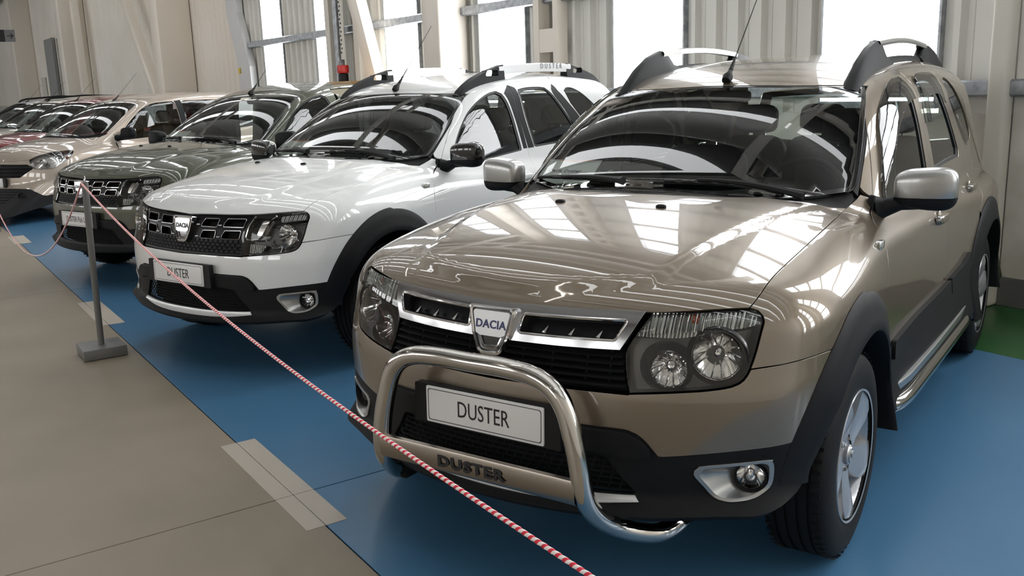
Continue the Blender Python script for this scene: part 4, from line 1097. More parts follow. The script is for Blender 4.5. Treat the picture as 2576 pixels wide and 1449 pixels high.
def lower_grille(car):
    r = bpy.data.objects.new('lower_grille', None); link(r, car)
    if 'lgb' not in PAN: PAN['lgb'] = panel(BD, PAN['lower_bumper'].hole, (0, .9, .45), .03, -.004, .004, off=-.05)
    add_panel('lgb', PAN['lgb'], 'grille_back', M_VOID, r)
    def honey():
        b = MB()
        for j in range(7):
            z = .384 + .0175 * j; hw = .452 - (.075 * (z - .38) / .11)
            xs = np.linspace(-hw, hw, 46); P = BD.fronts([(x, z) for x in xs]); b.tube([tuple(p + [0, .012, 0]) for p in P], .0028, 4)
            if j < 6:
                n = 26
                for i in range(n):
                    x = -hw + 2 * hw * (i + (.5 if j % 2 else 0)) / n
                    p = BD.fronts([(x, z), (x + .004, z + .0175)]); b.tube([tuple(p[0] + [0, .012, 0]), tuple(p[1] + [0, .012, 0])], .0032, 4)
        return b.mesh('honeycomb_mesh', 40)
    obj('honeycomb_mesh', once('honey', honey), M_PLASTIC, r)
def ledge(car):
    """thick black lip above the lower grille"""
    if 'ledge' not in PAN: PAN['ledge'] = panel(BD, dense(full([[(0, .05, .578), (.359, .083, .577), (.445, .104, .574)], [(.482, .117, .553), (.505, .125, .528), (.515, .128, .505)], [(.44, .10, .50), (.385, .097, .512), (0, .06, .522)]])), (0, .9, .45), .03, 0, .04, off=.020)
    add_panel('ledge', PAN['ledge'], 'bumper_ledge', M_PLASTIC, car)
def grille_a(car):
    """chrome twin-slot grille with black slats below"""
    r = bpy.data.objects.new('grille', None); link(r, car)
    half = [(.0, .898), (.135, .903), (.314, .905), (.462, .908), (.440, .86), (.411, .806), (.242, .803), (.0, .801)]
    poly = half + [(-x, z) for x, z in half[-2:0:-1]]
    op = fillet([(.098, .882), (.424, .888), (.396, .833), (.090, .829)], [.012, .008, .012, .012]); opm = [(-x, z) for x, z in op[::-1]]
    if 'gchrome' not in PAN:
        PAN['gchrome'] = on_front(poly, .010, .03, holes=[op, opm])
        PAN['gslot'] = on_front(op, -.030, .004); PAN['gbars'] = None
    add_panel('gchrome', PAN['gchrome'], 'chrome_surround', M_CHROME_B, r)
    # bright rims round the two slots, smoked floors and little fins
    for sx in (1, -1):
        e = [(sx * x, z) for x, z in op]
        obj('slot_rim', once('slotrim%d' % sx, lambda: front_tube(e, .0045, .010).mesh('slot_rim')), M_CHROME, r)
        add_panel('gslot', PAN['gslot'], 'slot_floor', M_SATBLACK, r, sx < 0)
        A, n = PAN['gchrome'].loops[1]; w = ring_wall((A, n), .042, .03); w = w if sx > 0 else w.mirror()
        obj('slot_wall', once('slotwall%d' % sx, lambda: w.mesh('slot_wall', 60)), M_CHROME_B, r)
        for i, x in enumerate((.17, .255, .34)):
            p = front_pt(sx * x, .838, -.004); f = MB(); f.add([(p[0] - .008, p[1], p[2] - .004), (p[0] + .006, p[1] - .004, p[2] - .004), (p[0] + .009, p[1] + .012, p[2] + .016), (p[0] + .002, p[1] + .022, p[2] - .004)], [(0, 1, 2), (1, 3, 2), (3, 0, 2), (0, 3, 1)])
            obj('slot_fin', f.mesh('slot_fin', 0), M_CHROME, r)
    lo = [(.0, .802), (.411, .805), (.425, .74), (.440, .692), (.0, .690)]; lo = lo + [(-x, z) for x, z in lo[-2:0:-1]]
    if 'gback' not in PAN: PAN['gback'] = on_front(lo, -.055, .004); 
    add_panel('gback', PAN['gback'], 'grille_back', M_VOID, r)
    for j in range(5):
        z = .782 - .0205 * j; hw = .412 + .028 * (1 - (z - .69) / .11)
        def slat():
            b = MB(); rows = []
            for x in np.linspace(-hw, hw, 30):
                y = float(BD.front(x, z)[1]); rows.append([(x, y + .004, z), (x, y + .002, z + .004), (x, y + .032, z + .013), (x, y + .034, z + .009)])
            b.grid([list(c) for c in zip(*rows)] ); b.grid([[row[3] for row in rows], [row[0] for row in rows]]); return b.mesh('slat', 40)
        obj('slat', once('gsl%d' % j, slat), M_PLASTIC, r)
    for x in (-.38, -.31, -.2, -.1, .1, .2, .31, .38):
        def bar():
            b = MB(); P = BD.fronts([(x, z) for z in np.linspace(.694, .80, 6)]); b.tube([tuple(p + [0, .022, 0]) for p in P], .004, 5); return b.mesh('upright', 40)
        obj('upright', once('gup%g' % x, bar), M_PLASTIC, r)
    emblem(car, float(BD.front(0, .835)[1]) - .014, .826, 1.0, M_SILVER_L, 'DACIA', M_BLUEINK, -.20)
def grille_b(car, loop_mat, key):
    """gloss black grille with two rows of chrome-edged cells"""
    r = bpy.data.objects.new('grille', None); link(r, car)
    half = [(.0, .895), (.2, .899), (.468, .905), (.433, .80), (.440, .69), (.0, .686)]; poly = half + [(-x, z) for x, z in half[-2:0:-1]]
    cells = []
    for sx in (1, -1):
        for (x0, x1, zb) in ((.125, .255, .835), (.290, .435, .838), (.125, .245, .772), (.285, .415, .775)):
            cells.append(fillet([(sx * (x0 + .022), zb + .043), (sx * x1, zb + .045), (sx * (x1 - .008), zb), (sx * x0, zb), (sx * (x0 + .006), zb + .02)], .008))
    if 'gb' not in PAN: PAN['gb'] = on_front(poly, -.010, .03, holes=cells); PAN['gbb'] = on_front([(x * .98, z) for x, z in poly], -.05, .004)
    add_panel('gb', PAN['gb'], 'grille_frame', M_SATBLACK, r); add_panel('gbb', PAN['gbb'], 'grille_back', M_VOID, r)
    for i, c in enumerate(cells):
        obj('cell_rim', once('cell%d%s' % (i, loop_mat.name), lambda: front_tube(c, .0042 if loop_mat is M_CHROME else .0026, -.008).mesh('cell_rim')), loop_mat, r)
    for sx in (1, -1):
        for (x, z) in ((.105, .845), (.272, .846), (.105, .782), (.268, .784)):
            b = superell(front_pt(sx * x, z, -.004), (.016, .008, .005), .6, .6, 12, 8); obj('cell_link', once('clk%g%g%d' % (x, z, sx), lambda: b.mesh('cell_link')), loop_mat, r)
    def honey():
        b = MB()
        for j in range(4):
            z = .70 + .0175 * j; P = BD.fronts([(x, z) for x in np.linspace(-.42, .42, 40)]); b.tube([tuple(p + [0, .006, 0]) for p in P], .003, 4)
            for i in range(24):
                x = -.42 + .84 * (i + (.5 if j % 2 else 0)) / 24; p = BD.fronts([(x, z), (x, z + .0175)]); b.tube([tuple(p[0] + [0, .006, 0]), tuple(p[1] + [0, .006, 0])], .003, 4)
        return b.mesh('honeycomb_mesh', 40)
    obj('honeycomb_mesh', once('honeyb', honey), M_VOID, r)
    emblem(car, float(BD.front(0, .82)[1]) - .006, .818, .98, M_CHROME_B, 'DACIA', M_INK, -.20)
def roof_rail(car, kind, barmat):
    for sx in (1, -1):
        r = bpy.data.objects.new('roof_rail', None); link(r, car)
        X = .545
        zr = lambda y: float(BD.top(X, y)[2])
        def put(key, nm, mb, m_, bev=0, ang=40):
            k = 'rr%d' % kind + key + str(sx)
            if k not in MESH: MESH[k] = (mb.mirror() if sx < 0 else mb).mesh(nm, ang, bev)
            return obj(nm, MESH[k], m_, r)
        def fin(ys, hs, hw, lean=0.0):
            """bracket: side profile ys/hs above the roof, half width hw narrowing upwards"""
            b = MB(); rows = []
            for y, h in zip(ys, hs):
                z0 = zr(y) - .012; row = []
                for t, w in ((0, 1.0), (.25, .96), (.6, .74), (.88, .52), (1.0, .30), (1.0, -.30), (.88, -.52), (.6, -.74), (.25, -.96), (0, -1.0)):
                    row.append((X - .012 + hw * w * (1 if w > 0 else .9), y, z0 + (h + .012) * t))
                rows.append(row)
            b.grid(rows); b.add(rows[0], [tuple(range(10))]); b.add(rows[-1], [tuple(range(10))]); return b
        if kind == 0:
            put('f', 'rail_bracket', fin([1.96, 2.03, 2.12, 2.24, 2.36, 2.42, 2.46, 2.52, 2.58], [.004, .034, .068, .098, .112, .112, .085, .035, .022], .045), M_PLASTIC)
            put('r', 'rail_bracket', fin([3.28, 3.33, 3.38, 3.44, 3.55, 3.70, 3.84, 3.95], [.022, .030, .078, .092, .094, .080, .046, .004], .042), M_PLASTIC)
            put('m', 'rail_base', fin(list(np.linspace(2.55, 3.32, 10)), [.022] * 10, .030), M_PLASTIC)
            ys = np.linspace(2.38, 3.42, 14); b = MB(); rows = []
            for y in ys:
                t = (y - 2.38) / 1.04; z = zr(2.38) + .098 + (zr(3.42) + .082 - zr(2.38) - .098) * t + .022 * math.sin(PI * t)
                rows.append([(X - .012 + a, y, z + c) for a, c in ((-.024, -.012), (-.028, .0), (-.022, .013), (.0, .018), (.022, .013), (.028, 0), (.024, -.012))])
            b.grid([row + [row[0]] for row in rows]); put('b', 'rail_bar', b, barmat)
        else:
            for nm, y0, y1, rev in (('f', 1.98, 2.52, False), ('r', 3.40, 3.95, True)):
                n = 22; ys = [y0 + (y1 - y0) * i / n for i in range(n + 1)]
                hs = [.10 * min(1, ((i if not rev else n - i) / n) ** .62 * 1.02) for i in range(n + 1)]
                b = MB()
                # flat-sided fin with a slot through it
                top = [(y, zr(y) + h) for y, h in zip(ys, hs)]; bot = [(y, zr(y) - .012) for y in ys]
                for side_ in (.036, -.036):
                    pass
                def prof(i, x, inset=0): return None
                c = (y0 + (y1 - y0) * (.70 if not rev else .30), )
                cy = c[0]; cz = zr(cy) + .055
                outer = top + bot[::-1]
                hole = fillet([(cy - .075, cz - .020), (cy + .085, cz - .018), (cy + .085, cz + .022), (cy - .045, cz + .020)], .014)
                V2 = [Vector(p) for p in outer] + [Vector(p) for p in hole]; no, nh = len(outer), len(hole)
                E = [(i, (i + 1) % no) for i in range(no)] + [(no + i, no + (i + 1) % nh) for i in range(nh)]
                cd = delaunay_2d_cdt(V2, E, [], 0, 1e-6); co = np.array([tuple(p) for p in cd[0]]); tr = [t for t in cd[2]]
                cen = np.array([co[list(t)].mean(0) for t in tr]); kp = inside(np.array(outer), cen) & ~inside(np.array(hole), cen)
                for xs_, lean in ((.036, -1), (-.036, 1)):
                    b.add([(X - .012 + xs_ + lean * .16 * max(0, p[1] - zr(p[0])), p[0], p[1]) for p in co], [tuple(t) for t, q in zip(tr, kp) if q])
                def wall(lp):
                    m = len(lp); A = [(X - .012 + .036 - .16 * max(0, p[1] - zr(p[0])), p[0], p[1]) for p in lp]; Bq = [(X - .012 - .036 + .16 * max(0, p[1] - zr(p[0])), p[0], p[1]) for p in lp]
                    b.add(A + Bq, [(i, (i + 1) % m, (i + 1) % m + m, i + m) for i in range(m)])
                wall(outer); wall(hole)
                put(nm, 'rail_bracket', b, M_PLASTIC, 0, 30)
            ys = np.linspace(2.46, 3.47, 16); b = MB(); rows = []
            for y in ys:
                t = (y - 2.46) / 1.01; z = zr(2.46) + .062 + (zr(3.47) + .066 - zr(2.46) - .062) * t + .014 * math.sin(PI * t)
                rows.append([(X - .012 + a, y, z + c) for a, c in ((-.026, -.030), (-.026, .022), (-.018, .034), (.018, .034), (.026, .022), (.026, -.030))])
            b.grid([row + [row[0]] for row in rows]); put('b', 'rail_bar', b, barmat)
            if sx > 0 or True:
                t_ = obj('lettering', once('railtxt', lambda: text_mesh('D U S T E R', .055, .0005, 0, 1.15, .0008)), M_GREYINK, r, (sx * (X - .012 + .0275), 3.17 if sx > 0 else 3.17, zr(3.17) + .070), (PI / 2, 0, PI / 2 if sx > 0 else -PI / 2))
def handles(car, m_):
    for sx in (1, -1):
        for y, z in ((2.28, .925), (3.20, .965)):
            r = bpy.data.objects.new('door_handle', None); link(r, car)
            p = BD.side(y, z); g = superell((sx * (p[0] + .014), y - .005, z), (.016, .085, .022), .7, .55, 18, 10); q = superell((sx * (p[0] - .003), y + .02, z - .008), (.010, .06, .045), .8, .8, 16, 8); c = superell((sx * (p[0] + .012), y - .09, z), (.014, .020, .020), .6, .6, 12, 8)
            obj('handle_grip', once('hg%g%d' % (y, sx), lambda: g.mesh('handle_grip')), m_, r); obj('handle_cup', once('hq%g%d' % (y, sx), lambda: q.mesh('handle_cup')), m_, r); obj('handle_lock', once('hc%g%d' % (y, sx), lambda: c.mesh('handle_lock')), M_CHROME_B, r)
def suv(label, loc, m_, front, group=None, rails=None, mirror_m=None, handle_m=None, plate='DUSTER', pick=False, pillar_black=False, skid=True, trims=True, size=.074, xs=.74):
    car = thing('car', label, 'car', loc, (0, 0, 0), group)
    def two(key, nm, mm):
        for mi in (False, True): add_panel(key, PAN[key], nm, mm, car, mi)
    obj('chassis', once('shell', lambda: shell_mesh(BD, 'chassis', WY)), M_VOID, car)
    add_panel('hood', PAN['hood'], 'hood', m_, car); two('fender', 'fender', m_)
    add_panel('bumper', PAN['bumper'], 'bumper', m_, car); add_panel('lower_bumper', PAN['lower_bumper'], 'lower_bumper', M_PLASTIC, car)
    ledge(car); lower_grille(car)
    if skid: add_panel('skid', PAN['skid'], 'skid_plate', M_SILVER_L, car)
    if trims: fogs(car)
    add_lamps(car, front)
    if front == 0: grille_a(car)
    else: grille_b(car, M_CHROME if pick else M_CHROME_B, label)
    add_panel('windscreen', PAN['windscreen'], 'windscreen', M_GLASS, car); add_panel('frit', PAN['frit'], 'windscreen_border', M_GLOSSBLACK, car)
    add_panel('cowl', PAN['cowl'], 'cowl', M_PLASTIC_D, car); two('moulding', 'windscreen_moulding', M_PLASTIC_D)
    two('pillar', 'side_frame', m_)
    add_panel('roof_short' if pick else 'roof', PAN['roof_short' if pick else 'roof'], 'roof', m_, car)
    for mi in (False, True):
        d = bpy.data.objects.new('front_door', None); link(d, car)
        add_panel('door_f', PAN['door_f'], 'door_skin', m_, d, mi); add_panel('glass_f', PAN['glass_f'], 'window_pane', M_GLASS, d, mi); add_panel('seal_f', PAN['seal_f'], 'window_seal', M_SEAL, d, mi)
        if pillar_black:
            if 'pb1' not in PAN:
                PAN['pb1'] = panel(BD, dense([S3([(2.395, 1.11), (2.36, 1.30), (2.315, 1.50)]), S3([(2.42, 1.555), (2.40, 1.45), (2.415, 1.29), (2.44, 1.11)])]), OS, .03, .001, .008, off=.003)
                PAN['pb2'] = panel(BD, dense([S3([(2.455, 1.11), (2.42, 1.29), (2.405, 1.45), (2.425, 1.555)]), S3([(2.475, 1.535), (2.475, 1.34), (2.53, 1.11)])]), OS, .03, .001, .008, off=.003)
                PAN['pb3'] = panel(BD, dense([S3([(3.225, 1.13), (3.065, 1.345), (2.935, 1.49), (2.98, 1.555)]), S3([(3.02, 1.50), (3.14, 1.40), (3.256, 1.30), (3.39, 1.13)])]), OS, .03, .001, .008, off=.003)
            add_panel('pb1', PAN['pb1'], 'pillar_trim', M_PLASTIC, d, mi)
        if trims: add_panel('strip_f', PAN['strip_f'], 'door_strip', M_PLASTIC, d, mi)
        if pick: add_panel('bedside', PAN['bedside'], 'bed_side', m_, car, mi)
        else:
            d = bpy.data.objects.new('rear_door', None); link(d, car)
            add_panel('door_r', PAN['door_r'], 'door_skin', m_, d, mi); add_panel('glass_r', PAN['glass_r'], 'window_pane', M_GLASS, d, mi); add_panel('seal_r', PAN['seal_r'], 'window_seal', M_SEAL, d, mi)
            if trims: add_panel('strip_r', PAN['strip_r'], 'door_strip', M_PLASTIC, d, mi)
            if pillar_black: add_panel('pb2', PAN['pb2'], 'pillar_trim', M_PLASTIC, d, mi); add_panel('pb3', PAN['pb3'], 'pillar_trim', M_PLASTIC, d, mi)
            add_panel('quarter', PAN['quarter'], 'quarter_panel', m_, car, mi); add_panel('glass_q', PAN['glass_q'], 'quarter_window', M_GLASS_D, car, mi)
        add_panel('sill', PAN['sill'], 'sill_cladding', M_PLASTIC, car, mi)
        for k, yc in enumerate(WY):
            key = 'clad%d%d' % (k, mi)
            if key not in MESH:
                c = cladding(yc, k == 0); MESH[key] = (c.mirror() if mi else c).mesh('wheel_arch_trim', 50)
            obj('wheel_arch_trim', MESH[key], M_PLASTIC, car)
            key = 'liner%d%d' % (k, mi)
            if key not in MESH:
                c = liner(yc); MESH[key] = (c.mirror() if mi else c).mesh('wheel_arch_liner', 50)
            obj('wheel_arch_liner', MESH[key], M_VOID, car)
        # side repeater lamp on the fender
        p = BD.side(1.20, .975); sx = -1 if mi else 1
        b = superell((sx * (p[0] + .003), 1.20, .975), (.012, .032, .016), .5, .5, 14, 8); obj('side_repeater', once('rep%d' % mi, lambda: b.mesh('side_repeater')), M_PRISM, car)
    if not pick:
        add_panel('tailgate', PAN['tailgate'], 'tailgate', m_, car); add_panel('rear_glass', PAN['rear_glass'], 'rear_window', M_GLASS, car)
    else:
        b = MB(); b.prism(fillet([(-.70, 1.0), (.70, 1.0), (.62, 1.52), (-.62, 1.52)], .05), 2.52, 2.56); obj('cab_back', b.mesh('cab_back', 30), m_, car)
    add_wheels(car, WY, style=0 if front == 0 else 1)
    add_mirrors(car, mirror_m or m_, M_PLASTIC)
    add_wipers(car)
    add_antenna(car, (0, 1.968, 1.556), (0, 2.40, 2.0), BD)
    add_interior(car, BD, 'duster', rear_seats=not pick)
    handles(car, handle_m or m_)
    for x in (.207, -.207):
        p = BD.top(x, .834); b = superell((x, .834, p[2] + .002), (.020, .014, .009), .8, .8, 12, 8); obj('washer_nozzle', once('noz%g' % x, lambda: b.mesh('washer_nozzle')), M_PLASTIC_D, car)
    number_plate(car, .018, .574, plate, size=size, xs=xs)
    if rails is not None: roof_rail(car, rails[0], rails[1])
    return car
def bull_bar(car):
    r = bpy.data.objects.new('bull_bar', None); link(r, car)
    half = [(.0, -.035, .755), (.12, -.033, .755), (.22, -.031, .745), (.285, -.031, .715), (.325, -.032, .66), (.35, -.035, .58), (.368, -.036, .50), (.378, -.033, .43), (.386, -.018, .38), (.400, .025, .325), (.425, .08, .282), (.465, .13, .255), (.510, .18, .243), (.535, .25, .245), (.54, .33, .25)]
    path = [(-x, y, z) for x, y, z in half[::-1]] + half[1:]
    b = MB(); b.tube([tuple(p) for p in cr(path, .02)], .030, 20); obj('bar_tube', b.mesh('bar_tube', 60), M_STEEL, r)
    p = MB(); P = [(-.372, .015), (.372, .015)]; rows = []
    for x in np.linspace(-.365, .365, 20): rows.append([(x, -.050 , .388), (x, -.058, .400), (x, -.062, .452), (x, -.058, .464), (x, -.046, .467), (x, -.040, .393)])
    p.grid([row + [row[0]] for row in rows]); obj('cross_plate', p.mesh('cross_plate', 30), M_STEEL_B, r)
    t = obj('lettering', text_mesh('DUSTER', .050, .0008, 0, 1.15, .0022), M_INK, r, (.0, -.0628, .426), (PI / 2, 0, 0)); t.scale = (1.25, 1, 1)
    for sx in (1, -1):
        k = MB(); k.box((sx * .40, .16, .275), (.03, .16, .05)); obj('bracket', k.mesh('bracket', 30, .006), M_VOID, r)
def side_steps(car):
    for sx in (1, -1):
        r = bpy.data.objects.new('side_step', None); link(r, car)
        b = MB(); b.tube([(sx * p[0], p[1], p[2]) for p in cr([(.86, 1.30, .345), (.905, 1.36, .345), (.925, 1.46, .345), (.93, 1.7, .345), (.93, 2.6, .345), (.925, 2.80, .345), (.895, 2.90, .345)], .04)], .030, 16); obj('step_tube', b.mesh('step_tube', 60), M_STEEL, r)
        c = MB(); rows = []
        for y, w in ((1.34, .022), (1.42, .04), (1.55, .052), (2.0, .058), (2.6, .058), (2.80, .052), (2.93, .035)):
            rows.append([(sx * .872, y, .432), (sx * (.876 + w), y, .424), (sx * (.880 + w), y, .418), (sx * (.880 + w), y, .392), (sx * .872, y, .392)])
        c.grid([row + [row[0]] for row in rows]); c.add(rows[0], [(0, 1, 2, 3, 4)]); c.add(rows[-1], [(0, 1, 2, 3, 4)]); obj('step_board', c.mesh('step_board', 30), M_ALU, r)
        for y in (1.6, 2.5):
            k = MB(); k.box((sx * .885, y, .36), (.06, .05, .06)); obj('step_bracket', k.mesh('step_bracket', 30, .005), M_VOID, r)
def wind_deflectors(car):
    """smoked strips over the side windows"""
    for mi in (False, True):
        if 'wd1' not in PAN:
            PAN['wd1'] = panel(BD, dense([S3([(1.57, 1.06), (1.58, 1.13), (1.685, 1.262), (1.835, 1.382), (1.975, 1.455), (2.15, 1.515), (2.27, 1.53)]), S3([(2.31, 1.44), (2.20, 1.43), (2.02, 1.385), (1.86, 1.30), (1.76, 1.20), (1.70, 1.09)])]), OS, .04, 0, .004, off=.014)
            PAN['wd2'] = panel(BD, dense([S3([(2.475, 1.33), (2.475, 1.50), (2.50, 1.535), (2.62, 1.545), (2.78, 1.546), (2.87, 1.538), (2.94, 1.48)]), S3([(2.98, 1.40), (2.85, 1.445), (2.62, 1.45), (2.56, 1.42), (2.55, 1.33)])]), OS, .04, 0, .004, off=.014)
        add_panel('wd1', PAN['wd1'], 'wind_deflector', M_GLASS_D, car, mi); add_panel('wd2', PAN['wd2'], 'wind_deflector', M_GLASS_D, car, mi)
duster_panels()
tan = suv('champagne SUV with a polished bull bar and chrome twin-slot grille', (0, 0, 0), M_TAN, 0, rails=(0, M_SILVER), mirror_m=M_SILVER)
bull_bar(tan); side_steps(tan); wind_deflectors(tan)
# ------------------------------------------------------------------ the other SUVs
WLOC = (-2.875, 1.02, 0); GLOC = (-5.715, 2.121, 0)
white = suv('white SUV with black lower bumper and white roof rails', WLOC, M_WHITE, 1, rails=(1, M_SILVER_L), mirror_m=M_GLOSSBLACK, pillar_black=True)
green = suv('olive green pick-up with chrome cell grille beside the rope post', GLOC, M_GREEN, 1, mirror_m=M_PLASTIC, plate='DUSTER Pick Up', pick=True, skid=False, trims=False, size=.064, xs=.66)
# ------------------------------------------------------------------ barrier post and striped rope
M_POST = mat('grey_post_paint', srgb(112, 112, 110), .45, .2)
def post_at(s_, n_, label, lean):
    p = thing('barrier_post', label, 'post', sn(s_, n_), (0, 0, WALL_YAW), 'rope barrier posts')
    obj('foot', once('pfoot', lambda: MB().box((0, 0, .035), (.25, .25, .065)).mesh('foot', 35, .006)), M_POST, p)
    obj('pole', MB().tube([(0, 0, .06), (lean * .35, 0, .5), (lean * .8, 0, .9), (lean, 0, 1.08)], .019, 16).mesh('pole'), M_POST, p)
    obj('eyelet', MB().tube([(lean + .018 * math.cos(a), 0, 1.095 + .02 * math.sin(a)) for a in np.linspace(0, 2 * PI, 17)[:-1]], .003, 6, True).mesh('eyelet'), M_CHROME_B, p)
post_at(-3.745, -.43, 'slim grey metal post on a square foot between the white and olive cars', .15)
post_at(-10.6, -.43, 'slim grey metal post on a square foot in front of the beige people carrier', .0)
post_at(5.65, -.43, 'slim grey metal post on a square foot past the champagne SUV', .0)
def rope_mat():
    m_ = mat('red_white_rope', (.8, .8, .8), .8)
    nt, N, L, b = nodes(m_)
    a = N.new('ShaderNodeAttribute'); a.attribute_name = 'twist'; r = N.new('ShaderNodeValToRGB'); r.color_ramp.interpolation = 'CONSTANT'
    r.color_ramp.elements[0].color = (*srgb(236, 226, 222), 1); r.color_ramp.elements[1].color = (*srgb(206, 40, 60), 1); r.color_ramp.elements[1].position = .5
    f = N.new('ShaderNodeMath'); f.operation = 'FRACT'
    L.new(a.outputs['Fac'], f.inputs[0]); L.new(f.outputs[0], r.inputs[0]); L.new(r.outputs[0], b.inputs['Base Color']); return m_
M_ROPE = rope_mat()
def rope(p, q, sag, label, r=.0052, pitch=.022):
    """twisted cord: two red and two white strands, coloured along the twist"""
    P, Q = np.array(p, float), np.array(q, float); Ln = np.linalg.norm(Q - P); n = int(Ln / .006); k = 10
    b = MB(); tw = []
    T = (Q - P) / Ln; u = np.cross(T, (0, 0, 1.0)); u /= np.linalg.norm(u); w = np.cross(u, T)
    for i in range(n + 1):
        t = i / n; c = P + (Q - P) * t - np.array((0, 0, 4 * sag * t * (1 - t)))
        for j in range(k):
            a = 2 * PI * j / k; rr = r * (1 + .12 * math.cos(2 * (a - 2 * PI * t * Ln / pitch / 2)))
            b.v.append(tuple(c + (u * math.cos(a) + w * math.sin(a)) * rr)); tw.append(t * Ln / pitch - j / k)
    b.f = [(i * k + j, i * k + (j + 1) % k, (i + 1) * k + (j + 1) % k, (i + 1) * k + j) for i in range(n) for j in range(k)]
    me = b.mesh('rope', 60, recalc=False); at = me.attributes.new('twist', 'FLOAT', 'CORNER')
    vi = np.empty(len(me.loops), int); me.loops.foreach_get('vertex_index', vi); tw = np.array(tw)
    vals = tw[vi].reshape(-1, 4); fix = vi.reshape(-1, 4) % k
    wrap = (fix.max(1) == k - 1) & (fix.min(1) == 0)
    vals[wrap] = np.where(fix[wrap] == 0, vals[wrap] - 1, vals[wrap]); at.data.foreach_set('value', vals.ravel().astype(np.float32))
    return tag(obj('rope', me, M_ROPE), label, 'rope', None)
rope(sn(-3.595, -.45, 1.075), sn(5.65, -.45, 1.075), .385, 'taut red and white cord strung in front of the champagne and white SUVs')
rope(sn(-3.60, -.45, 1.07), sn(-10.6, -.45, 1.07), .83, 'slack red and white cord drooping in front of the olive pick-up')
CARD_TXT = [('Dacia Duster', .030, .52, M_BLUEINK, .0006), ('Model 2010', .030, .24, M_GREYINK, 0)]
info_card(BD, (0, 0, 0), (-.552, 1.405, 1.118), 'white paper card with an orange chevron behind the champagne SUV windscreen', CARD_TXT, .272, .168, .97)
info_card(BD, WLOC, (-.552, 1.405, 1.118), 'white paper card with an orange chevron behind the white SUV windscreen', [('Dacia Duster', .030, .52, M_BLUEINK, .0006), ('Model 2013', .030, .24, M_GREYINK, 0)], .272, .168, .97)
info_card(BD, GLOC, (-.552, 1.405, 1.118), 'white paper card with an orange chevron behind the olive pick-up windscreen', [('Dacia Duster Pick Up', .022, .46, M_BLUEINK, .0003)], .272, .168, .97)
